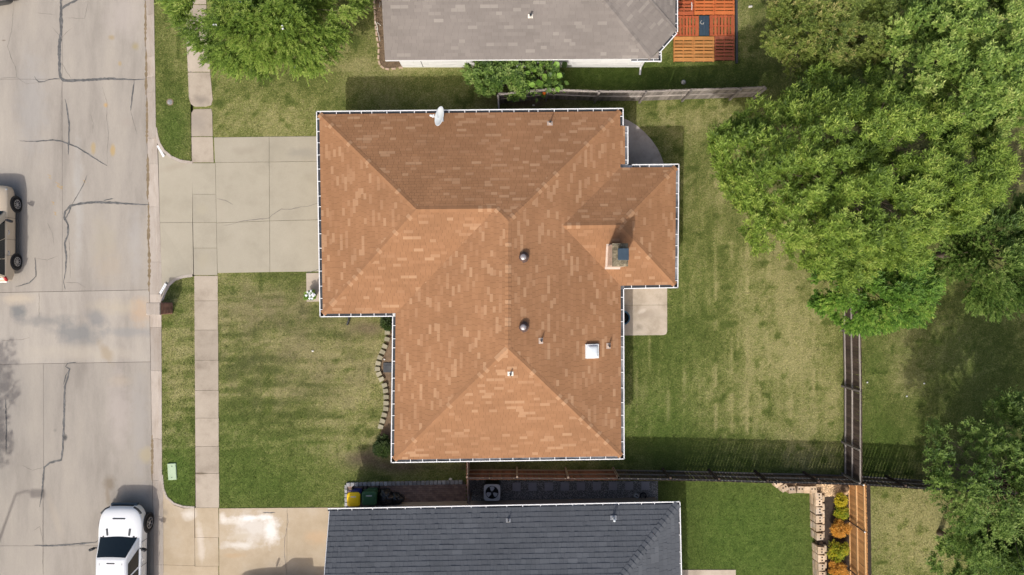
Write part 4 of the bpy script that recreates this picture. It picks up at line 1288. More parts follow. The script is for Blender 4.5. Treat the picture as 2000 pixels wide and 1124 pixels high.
# ------------------------------------------------------------------ the slate-roofed house to the south
shs = thing("neighbour_house", W(980, 1180), "house with a blue-grey slate-look shingle roof beside the gravel strip", "house")
sa, sb = Vector(E(1329, 980)), Vector(E(643, 993.5))
rN = Plane(sa, sb, pitch=.42, inset=.12)
ebot = Vector(E(1333, 1160))
rE = Plane(ebot, sa, pitch=.42, inset=.12)
depth = 6.2
def along(pl, u, d): v = pl.o + pl.u * u + pl.n * d; return (v.x, v.y)
cNE_ = corner(rN, rE)
u0 = (Vector(cNE_) - rN.o).dot(rN.u); u1 = (Vector(sb) - rN.o).dot(rN.u) - .02
nw_ = along(rN, u1, 0); nwt = along(rN, u1, depth); 
hipd = depth
hip_t = along(rN, u0 + hipd * 1.0, hipd)
# meeting line of N and E planes at that depth
(a1, b1, c1), (a2, b2, c2) = rN.abc(), rE.abc()
A = np.array([[b1 - b2, c1 - c2], [rN.n.x, rN.n.y]]); B = np.array([a2 - a1, depth + rN.n.dot(rN.o)])
hip_t = tuple(float(v) for v in np.linalg.solve(A, B))
ecn = rE.o + rE.u * ((Vector(cNE_) - rE.o).dot(rE.u) - 2 * depth)
facesS = [(rN, [[cNE_, nw_, nwt, hip_t]]), (rE, [[(ecn.x, ecn.y), cNE_, hip_t]])]
shingle_roof(shs, facesS, "slate_shingle", "dark_underlay", 0.228, [.15, .17, .2, .24, .28], 0.03, 0.016, gap=.006, seed=13, thvar=.6)
ridge_caps(shs, rN, rE, cNE_, hip_t, "slate_shingle", seed=61, lo=.0, hi=.55, piece=.26, half=.2, th=.03)
sp_ = MB()
w0 = along(rN, u0 + .55, .45); w1 = along(rN, u1 - .3, .45); w2 = along(rN, u1 - .3, 11.5); w3 = along(rN, u0 + .55, 11.5)
sp_.prism(ccw([w0, w1, w2, w3]), -.1, ZE - .1)
sp_.build("wall", M["tan_siding"], shs)
back = MB()
back.face([(*nwt, rN.z(nwt)), (*along(rN, u1, depth * 2), ZE), (*along(rN, u0 + .1, depth * 2), ZE), (*hip_t, rN.z(hip_t))])
back.build("rear_roof_slope", M["slate_shingle"], shs)
gutter(shs, cNE_, nw_, ZE, M["white_paint"], gm2, seed=71, ext=(.12, .1), width=.12, spacing=.78)
gutter(shs, (ecn.x, ecn.y), cNE_, ZE, M["white_paint"], gm2, seed=72, ext=(0, .12), width=.12, spacing=.66)
rk = MB(); r0 = Vector((*nw_, ZE)); r1 = Vector((*nwt, rN.z(nwt)))
for off, zz_ in ((.0, .0),):
    d_ = Vector((rN.u.x, rN.u.y, 0)) * .03
    rk.add([r0 + d_ * .1, r0 + d_, r1 + d_, r1 + d_ * .1, r0 + d_ * .1 - Vector((0, 0, .15)), r0 + d_ - Vector((0, 0, .15)), r1 + d_ - Vector((0, 0, .15)), r1 + d_ * .1 - Vector((0, 0, .15))], [(0, 1, 2, 3), (4, 7, 6, 5), (1, 5, 6, 2), (0, 3, 7, 4), (0, 4, 5, 1)])
rk.build("rake_board", M["white_paint"], shs)
pipe_vent(shs, rN, 993, 1016, h=.22, r=.03, m="galvanised", s=.11)
# a bent hood vent
p = on(rN, 1198, 1012)
m4 = Matrix(((rN.U.x, rN.S.x, rN.N.x, p.x), (rN.U.y, rN.S.y, rN.N.y, p.y), (rN.U.z, rN.S.z, rN.N.z, p.z), (0, 0, 0, 1)))
mb = MB(); mb.box((0, 0, .035), (.30, .2, .012), mat=m4); hv = mb.build("hood_vent", M["galvanised"], shs)
mb = MB(); mb.tube([m4 @ Vector((0, 0, .03)), m4 @ Vector((0, .02, .22)), m4 @ Vector((0, .10, .32)), m4 @ Vector((.0, .2, .33))], [.06, .055, .05, .055], 10); mb.build("elbow", M["dish_grey"], hv, smooth=True)
# ================================================================== FENCES
def fence(label, pts, h, picket_m, rail_m, post_m, rails, side, pitch=.145, gap=.006, zb=0.0, post_every=2.4, lean=0.0, name="wooden_fence", post_kind="wood", dogear=True, seed=0, start=0, wob=.012, rail_w=.045):
    """pickets on one side of a line, rails and posts on the other; side=+1: rails on the left of travel"""
    rnd = random.Random(seed)
    P = [Vector(p) for p in pts]
    root = thing(name, (P[0].x, P[0].y, zb), label, "fence")
    w = pitch - gap
    ms = []
    for t in (.05, .25, .45, .65, .85, 1.0):
        mb = MB(); hw = w / 2
        if dogear: pr = [(-hw, 0), (hw, 0), (hw, h - .03), (hw - .03, h), (-hw + .03, h), (-hw, h - .03)]
        else: pr = [(-hw, 0), (hw, 0), (hw, h), (-hw, h)]
        n = len(pr)
        V = [(x, -.008, z) for x, z in pr] + [(x, .008, z) for x, z in pr]
        F = [tuple(range(n)), tuple(range(2 * n - 1, n - 1, -1))] + [(i, n + i, n + (i + 1) % n, (i + 1) % n) for i in range(n)]
        mb.add(V, F, t); me = mb.mesh("picket"); me.materials.append(picket_m); ms.append(me)
    for s in range(len(P) - 1):
        a, b = P[s], P[s + 1]
        u = (b - a).normalized(); L = (b - a).length; nl = Vector((-u.y, u.x)) * side
        ang = math.atan2(u.y, u.x)
        k = int(L / pitch)
        for i in range(k):
            c = a + u * ((i + .5) * L / k)
            m4 = Matrix.Translation((c.x + rnd.uniform(-.003, .003), c.y, zb - rnd.uniform(0, wob))) @ Matrix.Rotation(ang, 4, 'Z') @ Matrix.Rotation(rnd.uniform(-.008, .008), 4, 'Y') @ Matrix.Rotation(lean + rnd.uniform(-.004, .004), 4, 'X')
            put("picket", rnd.choice(ms), m4, root)
        for z in rails:
            mb = MB(); c = (a + b) / 2 + nl * (.012 + rail_w / 2)
            mb.box((c.x, c.y, zb + z * h), (L + .04, rail_w, .085), rz=ang, tint=rnd.random()); mb.build("rail", rail_m, root)
        np_ = max(1, int(round(L / post_every)))
        for i in range(np_ + (1 if s == len(P) - 2 else 0)):
            c = a + u * (i * L / np_) + nl * (.012 + rail_w + .045)
            mb = MB()
            if post_kind == "wood":
                mb.box((c.x, c.y, zb + (h - .02) / 2 - .05), (.09, .09, h + .06), rz=ang, tint=rnd.random()); mb.build("post", post_m, root)
            else:
                mb.lathe([(.03, zb - .1), (.03, zb + h - .04)], 10, Matrix.Translation((c.x, c.y, 0))); po = mb.build("post", M["dark_grey_metal"], root)
                cb = MB(); cb.lathe([(.036, zb + h - .045), (.04, zb + h - .03), (.02, zb + h + .01)], 10, Matrix.Translation((c.x, c.y, 0))); cb.build("post_cap", M["white_paint"], po, smooth=True)
    return root
def top(px, py, h, zb=0): return W2(px, py, zb + h)
hf = 1.83
fence("weathered grey picket fence between the terracotta roof and the white brick house", [top(x, y, hf) for x, y in ((972, 183), (1070, 173), (1170, 177), (1262, 177), (1350, 174), (1448, 171), (1496, 168.5))],
      hf, M["grey_timber"], M["rail_timber"], M["grey_timber"], (.5, .93), -1, gap=.004, seed=1, pitch=.148)
fence("short dark fence return joining the terracotta house at the white brick house's lawn", [top(972, 183, hf), (top(972, 183, hf)[0] + .05, top(972, 183, hf)[1] - 1.7)], hf, M["grey_timber"], M["rail_timber"], M["grey_timber"], (.3, .93), 1, seed=2)
fence("dark brown fence with three pale rails between the two back yards on the right", [top(1684, y, hf) if y > 700 else top(1682, y, hf) for y in (500, 650, 765, 880, 945)],
      hf, M["brown_timber"], M["rail_timber"], M["grey_timber"], (.12, .5, .93), -1, seed=3, gap=.004, post_every=3.0)
fence("reddish brown fence with pale rails above the gravel strip", [top(x, y, hf) for x, y in ((912, 937), (1010, 937), (1110, 938), (1208, 937.5))], hf, M["red_timber"], M["pale_rail"], M["pale_rail"], (.12, .52, .93), 1, seed=4, gap=.003)
fence("near-black gappy fence running from the gravel strip to the right edge trees", [top(x, y, hf) for x, y in ((1208, 937.5), (1310, 939), (1405, 941), (1500, 944), (1600, 946), (1690, 949), (1770, 954), (1860, 960), (1960, 966), (2060, 972))],
      hf, M["brown_timber"], M["grey_timber"], M["brown_timber"], (.12, .52, .93), 1, seed=5, gap=.019, pitch=.152)
fence("new orange cedar fence with two metal posts behind the autumn shrubs", [top(1692, 948, hf, .2), top(1694, 1040, hf, .2), top(1697, 1240, hf, .2)], hf, M["cedar"], M["cedar_rail"], M["cedar"], (.08, .5, .92), -1, zb=.2, seed=6, gap=.004, post_every=2.6, post_kind="metal")
fence("narrow brown gate fence crossing between the terracotta and slate roofs", [top(911, 893, hf), top(912.5, 985, hf)], hf, M["red_timber"], M["pale_rail"], M["pale_rail"], (.15, .92), 1, seed=7)

# ================================================================== VEHICLES
def loft(mb, secs, close=True, tint=.5):
    n = len(secs[0]); V = [p for s in secs for p in s]; F = []
    for i in range(len(secs) - 1):
        for k in range(n - 1):
            F.append((i * n + k, i * n + k + 1, (i + 1) * n + k + 1, (i + 1) * n + k))
    if close:
        F.append(tuple(range(n - 1, -1, -1))); F.append(tuple((len(secs) - 1) * n + k for k in range(n)))
    mb.add(V, F, tint)

def vehicle(name, label, cat, loc, heading, spec, pm):
    root = thing(name, loc, label, cat)
    T = Matrix.Translation(loc) @ Matrix.Rotation(heading, 4, 'Z')
    hw = spec['hw']; secs = []
    # body: stations along x (forward), half profile from the sill up to the deck centre
    for (x, wk, zb, zsh, zd) in spec['stations']:
        w = hw * wk
        half = [(w * .80, zb), (w * .965, zb + .06), (w * .995, zb + .32 * (zsh - zb)), (w, zb + .62 * (zsh - zb)), (w * .975, zsh - .05), (w * .93, zsh), (w * .72, zd), (w * .34, zd + .022)]
        ring = [(-y, z) for y, z in half] + [(y, z) for y, z in reversed(half)]
        secs.append([T @ Vector((x, y, z)) for y, z in ring])
    mb = MB(); loft(mb, secs)
    body = mb.build("body", pm, root, smooth=True, sub=2)
    # cabin: frustum with rounded edges
    x0, x1, xt0, xt1, zb, zt, wb, wt = spec['cabin']      # x0 front base, x1 rear base
    mb = MB()
    B = [(x0, -wb), (x1, -wb), (x1, wb), (x0, wb)]; Tp = [(xt0, -wt), (xt1, -wt), (xt1, wt), (xt0, wt)]
    vb = [T @ Vector((x, y, zb)) for x, y in B] + [T @ Vector((x, y, zt - .03)) for x, y in Tp]
    mid = [T @ Vector((x * .92 + (xt0 + xt1) * .04, y * .80, zt)) for x, y in Tp]
    mb.add(vb + mid, [(0, 4, 5, 1), (1, 5, 6, 2), (2, 6, 7, 3), (3, 7, 4, 0), (4, 8, 9, 5), (5, 9, 10, 6), (6, 10, 11, 7), (7, 11, 8, 4), (8, 11, 10, 9)])
    cab = mb.build("roof", spec.get('roofmat', pm), root, smooth=False, bevel=.05)
    me = cab.data
    me.polygons.foreach_set("use_smooth", [True] * len(me.polygons))
    def pane(nm, quad, i0, i1, j0, j1, off=.012, rows=4, bow=.0):
        """a glass pane set on one cabin face; i along, j up"""
        a, b, c, d = [Vector(q) for q in quad]       # a,b base; c above b; d above a
        nrm = (b - a).cross(d - a).normalized()
        mp = MB()
        def pt(i, j):
            p = (a * (1 - i) + b * i) * (1 - j) + (d * (1 - i) + c * i) * j
            return p + nrm * (off + bow * (1 - (2 * i - 1) ** 2))
        for r in range(rows):
            for s_ in range(8):
                ia = i0 + (i1 - i0) * s_ / 8; ib = i0 + (i1 - i0) * (s_ + 1) / 8
                ja = j0 + (j1 - j0) * r / rows; jb = j0 + (j1 - j0) * (r + 1) / rows
                mp.face([pt(ia, ja), pt(ib, ja), pt(ib, jb), pt(ia, jb)])
        return mp.build(nm, M["glass_dark"], root, smooth=True)
    L3 = lambda x, y, z: T @ Vector((x, y, z))
    tz = zt - .03
    pane("windshield", [L3(x0, -wb, zb), L3(x0, wb, zb), L3(xt0, wt, tz), L3(xt0, -wt, tz)], .04, .96, .02, .95, .02, 5, .10)
    pane("rear_window", [L3(x1, wb, zb), L3(x1, -wb, zb), L3(xt1, -wt, tz), L3(xt1, wt, tz)], .08, .92, .1, .85, .014)
    for side in (-1, 1):
        q = [L3(x1, side * wb, zb), L3(x0, side * wb, zb), L3(xt0, side * wt, tz), L3(xt1, side * wt, tz)]
        if side > 0: q = [q[1], q[0], q[3], q[2]]
        for (i0, i1) in spec['side_panes']:
            a0, a1 = (i0, i1) if side < 0 else (1 - i1, 1 - i0)
            pane("side_window", q, a0, a1, .08, .88, .012, 3, .0)
    # wheels in dark arches
    r = spec['wheel_r']
    for x in spec['axles']:
        for side in (-1, 1):
            C = T @ Vector((x, side * hw, r))
            Rm = Matrix.Translation(C) @ Matrix.Rotation(heading, 4, 'Z') @ Matrix.Rotation(-side * math.pi / 2, 4, 'X')
            ar = MB(); ar.lathe([(r + .075, -.25), (r + .075, .004), (r + .05, .012), (.01, .012)], 28, Rm); ar.build("wheel_arch", M["black_plastic"], root)
            ty = MB(); ty.lathe([(r * .62, -.16), (r * .93, -.16), (r, -.12), (r, .02), (r * .93, .05), (r * .68, .055), (r * .64, .03), (r * .62, .02)], 32, Rm)
            wheel = ty.build("wheel", M["tyre"], root, smooth=True)
            rm = MB(); rm.lathe([(r * .66, -.02), (r * .66, .048), (r * .60, .05), (r * .56, .0), (.01, -.01)], 28, Rm); rm.build("rim", M["dark_grey_metal"], wheel)
            sp_o = MB()
            nsp = spec.get('spokes', 10)
            for k in range(nsp):
                t = 2 * math.pi * k / nsp
                sp_o.box((r * .34 * math.cos(t), r * .34 * math.sin(t), .028), (r * .52, r * .085, .03), rz=t, mat=Rm)
            sp_o.lathe([(r * .16, .0), (r * .16, .045), (r * .10, .052)], 14, Rm)
            for k in range(28):
                t = 2 * math.pi * k / 28
                sp_o.box((r * .615 * math.cos(t), r * .615 * math.sin(t), .04), (r * .07, r * .145, .02), rz=t, mat=Rm)
            sp_o.build("spokes", M["alloy"], wheel)
    # mirrors, handles, lamps
    for side in (-1, 1):
        mx = spec['mirror_x']; mz = spec.get('mirror_z', zb + .12)
        mm = MB()
        mm.box((mx, side * (hw + .02), mz - .03), (.07, .16, .05), mat=T)
        mm.box((mx - .05, side * (hw + .16), mz + .02), (.12, .24, .18), rz=side * .35, mat=T, bev=.03)
        mm.build("mirror", M[spec.get('mirror_mat', "black_plastic")], root)
        for hxx in spec['handles']:
            hb = MB(); hb.tube([T @ Vector((hxx + .11, side * (hw * .985), spec['handle_z'])), T @ Vector((hxx, side * (hw + .035), spec['handle_z'])), T @ Vector((hxx - .11, side * (hw * .985), spec['handle_z']))], .018, 8); hb.build("door_handle", M["chrome"], root)
        for dl in spec.get('door_lines', []):
            lb = MB(); lb.box((dl, side * (hw + .001), .78), (.012, .012, .72), mat=T); lb.build("door_gap", M["black_plastic"], root)
        sk_ = MB(); sk_.box(((spec['axles'][0] + spec['axles'][1]) / 2, side * (hw - .015), spec['stations'][3][2] + .06), (abs(spec['axles'][0] - spec['axles'][1]) - 2 * r - .18, .07, .10), mat=T); sk_.build("sill_trim", M[spec.get('sill_mat', "dark_grey_metal")], root)
    for (nm, mt, pts, rr) in spec['lamps']:
        for side in (-1, 1):
            lb = MB(); lb.tube([T @ Vector((x, y * side, z)) for x, y, z in pts], rr, 8); lb.build(nm, M[mt], root, smooth=True)
    for (nm, mt, c, s, rz) in spec.get('extras', []):
        eb = MB(); eb.box(c, s, rz=rz, mat=T, bev=min(.02, s[2] * .4)); eb.build(nm, M[mt], root)
    return root

UP = math.pi / 2          # bonnet points up the street
suv = dict(hw=.93, stations=[(2.38, .72, .42, .70, .74), (2.30, .86, .32, .80, .86), (2.05, .95, .28, .88, .97), (1.45, 1.0, .27, .96, 1.06), (.85, 1.0, .27, 1.0, 1.10), (-.2, 1.0, .27, 1.03, 1.10), (-1.4, 1.0, .28, 1.06, 1.12), (-2.1, .97, .32, 1.06, 1.12), (-2.36, .90, .38, .98, 1.04), (-2.44, .78, .46, .84, .88)],
           cabin=(1.05, -2.28, .25, -2.02, 1.0, 1.72, .86, .64), side_panes=[(.04, .29), (.30, .60), (.61, .88)], wheel_r=.355, axles=(1.47, -1.42), mirror_x=.62, mirror_mat="black_plastic", mirror_z=1.06,
           handles=(.02, -1.02), handle_z=.90, door_lines=(.75, -.33, -1.12), spokes=9,
           lamps=[("headlight", "clear_lens", [(2.12, .78, .80), (2.22, .62, .76)], .07), ("taillight", "red_lens", [(-2.20, .83, 1.06), (-2.36, .80, .86)], .075)],
           extras=[("roof_rail", "chrome", (-.9, .60, 1.74), (1.9, .04, .04), 0), ("roof_rail", "chrome", (-.9, -.60, 1.74), (1.9, .04, .04), 0), ("bumper_trim", "white_paint", (-2.43, 0, .60), (.08, 1.3, .14), 0), ("fog_light", "black_plastic", (2.22, -.70, .52), (.08, .2, .1), -.4)])
vehicle("parked_car", "gold sport utility car with alloy wheels cut by the left edge", "car", Vector((-25.90, 2.72, ZR)), UP, suv, M["paint_gold"])
truck = dict(hw=1.12, stations=[(2.66, .50, .52, .78, .80), (2.60, .66, .42, .88, .92), (2.46, .80, .38, .96, 1.03), (2.15, .94, .38, 1.0, 1.10), (1.75, 1.0, .38, 1.03, 1.14), (1.2, 1.0, .38, 1.05, 1.16), (.3, .985, .38, 1.08, 1.14), (-1.0, .985, .38, 1.1, 1.15), (-2.2, 1.0, .40, 1.15, 1.2), (-2.75, .95, .46, 1.1, 1.14), (-2.85, .85, .5, .95, .98)],
             cabin=(1.20, -2.3, .36, -2.05, 1.06, 1.80, 1.0, .74), side_panes=[(.05, .27), (.30, .57), (.60, .86)], wheel_r=.42, axles=(1.68, -1.75), mirror_x=.66, mirror_z=1.18, handles=(.1, -.95), handle_z=1.0, door_lines=(.95, -.25, -1.3), spokes=6,
             lamps=[("headlight", "dark_grey_metal", [(2.30, .98, .93), (2.50, .78, .90), (2.58, .6, .86)], .06), ("taillight", "red_lens", [(-2.7, .9, 1.05), (-2.78, .86, .85)], .07)],
             extras=[("hood_scoop", "black_plastic", (2.10, .0, 1.128), (.055, .62, .035), 0), ("hood_vent", "dark_grey_metal", (1.45, .55, 1.168), (.34, .10, .03), .12), ("hood_vent", "dark_grey_metal", (1.45, -.55, 1.168), (.34, .10, .03), -.12),
                     ("front_bumper", "blued_metal", (2.66, 0, .62), (.14, 1.3, .2), 0), ("grille", "black_plastic", (2.62, 0, .80), (.10, 1.1, .08), 0), ("cowl", "black_plastic", (1.22, 0, 1.125), (.12, 1.6, .05), 0),
                     ("roof_lamp", "black_plastic", (.16, 0, 1.80), (.06, .40, .04), 0), ("roof_mount", "black_plastic", (.12, .55, 1.79), (.15, .04, .04), 0), ("roof_mount", "black_plastic", (.12, -.55, 1.79), (.12, .04, .04), 0), ("roof_seam", "unit_grey", (-.9, .0, 1.80), (.012, 1.1, .02), 0), ("wiper", "black_plastic", (1.06, .25, 1.19), (.03, .6, .02), .25)])
vehicle("parked_truck", "white truck with hood scoop and hood vents parked at the kerb", "truck", Vector((-19.40, -13.50, ZR)), UP - .01, truck, M["paint_white"])
dark = dict(suv); dark['hw'] = .92
vehicle("parked_car", "charcoal car showing only a front corner in the top left", "car", Vector((-26.15, 16.52, ZR)), -UP + .12, dark, M["paint_charcoal"])

pick = dict(suv); pick['cabin'] = (.45, -1.25, .05, -.95, 1.0, 1.78, .86, .66); pick['side_panes'] = [(.05, .47), (.52, .93)]; pick['extras'] = []; pick['door_lines'] = (.5, -.5); pick['handles'] = (-.3,)
vehicle("parked_truck", "pickup truck on the south driveway, just past the bottom edge, its shadow in view", "truck", Vector((-11.65, -15.98, .026)), math.pi, pick, M["paint_charcoal"])

# ================================================================== STREET THINGS
def brick_pillar():
    base = W(326, 603, 0)
    r = thing("brick_mailbox", base, "brown brick mailbox pillar standing on the kerb", "mailbox")
    # the survey pixel of the top: right-hand brick face seen beside the pale cap
    x1 = W(337.5, 600, 0).x; x0 = x1 - .62; y0 = W(0, 613, 0).y; y1 = y0 + .56
    h = 1.25
    mb = MB(); mb.prism([(x0 + .015, y0 + .015), (x1 - .015, y0 + .015), (x1 - .015, y1 - .015), (x0 + .015, y1 - .015)], -.1, h)
    co = mb.build("core", M["mortar_buff"], r)
    ms = []
    for t in (.1, .4, .7, .95):
        b = MB(); b.box((0, 0, 0), (.195, .05, .058), tint=t); me = b.mesh("brick"); me.materials.append(M["red_brick"]); ms.append(me)
    z = .04; k = 0
    while z < h:
        o = .04 * (k % 2)
        for i in range(3):
            cx = x0 + .12 + o + i * .19
            for yv in (y0 + .02, y1 - .02): put("brick", random.choice(ms), Matrix.Translation((cx, yv, z)), r)
            cy = y0 + .10 + o * .7 + i * .17
            for xv in (x0 + .02, x1 - .02): put("brick", random.choice(ms), Matrix.Translation((xv, cy, z)) @ Matrix.Rotation(math.pi / 2, 4, 'Z') @ Matrix.Scale(.86, 4, (1, 0, 0)), r)
        z += .0675; k += 1
    cap = MB(); cap.box(((x0 + x1) / 2, (y0 + y1) / 2, h + .05), (x1 - x0 + .05, y1 - y0 + .05, .10), bev=.02); cap.build("cap_stone", M["curb_concrete"], r)
    pr = MB(); pr.box(((x0 + x1) / 2 - .27, (y0 + y1) / 2, .95), (.04, .22, .24)); pr.build("letter_door", M["dark_grey_metal"], r)
    # brick top course shows its red crown behind the cap
    tb = MB()
    for i in range(3):
        for j in range(6):
            tb.box((x1 - .045 - i * .0, y0 + .05 + j * .092, h + .106), (.0, .0, .0))
    return r
brick_pillar()

c = W(337, 921, 0)
r = thing("utility_cover", c, "pale green plastic utility cover lying in the verge grass", "utility cover")
mb = MB(); mb.box((c.x, c.y, .03), (.43, .84, .09), rz=.06, bev=.02); mb.build("lid", M["lid_green"], r)
for dy in (-.3, .28):
    mb = MB(); mb.box((c.x, c.y + dy, .078), (.05, .03, .012)); mb.build("lift_slot", M["dark_grey_metal"], r)
c = W(332, 200, 0)
r = thing("meter_lid", c, "small round meter lid sunk in the verge near the street tree", "meter lid")
mb = MB(); mb.lathe([(.13, -.02), (.13, .012), (.1, .02), (.01, .022)], 20, Matrix.Translation(c)); mb.build("lid", M["grey_stone"], r)
mb = MB(); mb.lathe([(.19, -.02), (.185, .010), (.14, .011)], 20, Matrix.Translation(c)); mb.build("collar", M["gutter_dirt"], r)

# bins and bags
def bin_(label, px, py, body_m, lid_m, s=.62, d=.66, h=1.06, rz=0.0):
    p = W(px, py, h); p.z = 0
    r = thing("wheeled_bin", p, label, "bin", "bins on the paved side strip")
    T = Matrix.Translation(p) @ Matrix.Rotation(rz, 4, 'Z')
    mb = MB()
    rings = []
    for z, k in ((.08, .80), (h - .12, .97), (h - .06, 1.03), (h - .05, 1.03)):
        hx, hy = s / 2 * k, d / 2 * k; b = .07
        rings.append([T @ Vector((x, y, z)) for x, y in ((-hx + b, -hy), (hx - b, -hy), (hx, -hy + b), (hx, hy - b), (hx - b, hy), (-hx + b, hy), (-hx, hy - b), (-hx, -hy + b))])
    V = [q for g_ in rings for q in g_]; F = [tuple(range(7, -1, -1)), tuple(range(24, 32))]
    for i in range(3):
        for k in range(8): F.append((i * 8 + k, i * 8 + (k + 1) % 8, (i + 1) * 8 + (k + 1) % 8, (i + 1) * 8 + k))
    mb.add(V, F); mb.build("body", body_m, r)
    lid = MB()
    rings = []
    for z, k in ((h - .05, 1.06), (h - .01, 1.06), (h + .03, .98), (h + .055, .80)):
        hx, hy = s / 2 * k, d / 2 * k; b = .10
        rings.append([T @ Vector((x, y, z)) for x, y in ((-hx + b, -hy), (hx - b, -hy), (hx, -hy + b), (hx, hy - b), (hx - b, hy), (-hx + b, hy), (-hx, hy - b), (-hx, -hy + b))])
    V = [q for g_ in rings for q in g_]
    lid.add(V, F); lo = lid.build("lid", lid_m, r)
    st = MB(); st.box((0, d * .22, h + .058), (s * .42, .05, .008), mat=T); st.build("lid_label", M["pale_stone"] if lid_m is M["bin_yellow"] else M["unit_grey"], lo)
    gr = MB(); gr.box((0, -d * .30, h + .056), (s * .66, .025, .012), mat=T); gr.build("lid_ridge", lid_m, lo)
    hb = MB(); hb.tube([T @ Vector((-s * .4, d * .5, h - .1)), T @ Vector((-s * .4, d * .62, h - .06)), T @ Vector((s * .4, d * .62, h - .06)), T @ Vector((s * .4, d * .5, h - .1))], .02, 8); hb.build("handle", body_m, r)
    for sd in (-1, 1):
        wb = MB(); wb.lathe([(.11, -.03), (.12, -.02), (.12, .02), (.11, .03)], 16, T @ Matrix.Translation((sd * s * .42, d * .36, .12)) @ Matrix.Rotation(math.pi / 2, 4, 'Y')); wb.build("wheel", M["tyre"], r)
    return r
bin_("wheeled bin with a bright yellow lid and blue body", 690.5, 976, M["bin_blue"], M["bin_yellow"])
bin_("dark green wheeled bin right of the yellow lidded one", 721, 974, M["bin_green"], M["bin_green"], s=.70, d=.66)
def bag(label, px, py, r0, h, seed):
    p = W(px, py, h * .6); p.z = 0
    root = thing("rubbish_bag", p, label, "rubbish bag", "black rubbish bags beside the bins")
    rnd = np.random.RandomState(seed)
    bm = bmesh.new(); bmesh.ops.create_icosphere(bm, subdivisions=4, radius=1.0)
    ph = rnd.rand(6, 3) * 4 - 2
    for v in bm.verts:
        d = v.co.normalized(); a = math.atan2(d.y, d.x)
        k = 1 + .10 * math.sin(3 * a + seed) + .07 * math.sin(7 * a + d.z * 4) + .05 * math.sin(13 * a + 5 * d.z) + .04 * math.sin(11 * d.z + 6 * d.x)
        z = d.z
        rr = r0 * k * (1 - .35 * max(0, z) ** 2)
        v.co = Vector((p.x + d.x * rr, p.y + d.y * rr * .9, max(0.01, h * .45 + z * h * .5 * (1 + .06 * math.sin(9 * a)))))
    me = bpy.data.meshes.new("sack"); bm.to_mesh(me); bm.free(); me.materials.append(M["bag_black"])
    me.polygons.foreach_set("use_smooth", [True] * len(me.polygons))
    o = bpy.data.objects.new("sack", me); COL.objects.link(o); attach(o, root)
    kn = MB(); kn.tube([(p.x, p.y, h * .9), (p.x + .02, p.y + .03, h * 1.0), (p.x + .1, p.y + .1, h * 1.08)], [.07, .035, .09], 8); kn.build("tied_neck", M["bag_black"], root, smooth=True)
bag("larger black rubbish bag next to the green bin", 752, 973, .46, .85, 3)
bag("smaller black rubbish bag on the paving, right of the larger bag", 773, 976, .36, .65, 8)

# air-conditioning unit
p = W(961, 962.5, .8); p.z = 0
ac = thing("air_conditioner", p, "grey condenser unit with a round fan on the dark gravel", "air conditioner")
s = .41; h = .80
mb = MB(); mb.box((p.x, p.y, h / 2 - .02), (2 * s - .04, 2 * s - .04, h - .04), bev=.06); mb.build("casing", M["dark_grey_metal"], ac)
tp = MB(); nseg = 32; ring_o = []; ring_i = []
for k in range(nseg):
    t = 2 * math.pi * (k + .5) / nseg; cx, sy = math.cos(t), math.sin(t)
    q = (abs(cx) ** 7 + abs(sy) ** 7) ** (-1 / 7)
    ring_o.append((p.x + s * q * cx, p.y + s * q * sy)); ring_i.append((p.x + .325 * cx, p.y + .325 * sy))
for k in range(nseg):
    j = (k + 1) % nseg
    tp.face([(*ring_o[k], h), (*ring_o[j], h), (*ring_i[j], h - .012), (*ring_i[k], h - .012)])
    tp.face([(*ring_o[k], h - .06), (*ring_o[j], h - .06), (*ring_o[j], h), (*ring_o[k], h)])
    tp.face([(*ring_i[k], h - .012), (*ring_i[j], h - .012), (*ring_i[j], h - .2), (*ring_i[k], h - .2)])
tp.build("top_rim", M["unit_grey"], ac)
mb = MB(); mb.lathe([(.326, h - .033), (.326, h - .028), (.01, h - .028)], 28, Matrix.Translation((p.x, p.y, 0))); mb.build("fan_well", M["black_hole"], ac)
for k in range(3):
    fb = MB(); a0 = math.radians(90 + 120 * k + 60 + 180)
    pts = [(.07, a0 - .5), (.24, a0 - .6), (.30, a0 - .35), (.305, a0), (.29, a0 + .42), (.09, a0 + .6)]
    fb.face([(p.x + r_ * math.cos(t), p.y + r_ * math.sin(t), h - .018 + .012 * math.sin(3 * (t - a0))) for r_, t in pts]); fb.build("fan_blade", M["fan_grey"], ac)
mb = MB(); mb.lathe([(.07, h - .02), (.07, h - .004), (.03, h)], 16, Matrix.Translation((p.x, p.y, 0))); mb.build("fan_hub", M["black_plastic"], ac)
for rr in (.12, .20, .28):
    mb = MB(); mb.tube([(p.x + rr * math.cos(2 * math.pi * k / 28), p.y + rr * math.sin(2 * math.pi * k / 28), h + .004) for k in range(29)], .0025, 4, cap=False); mb.build("guard_ring", M["dark_grey_metal"], ac)

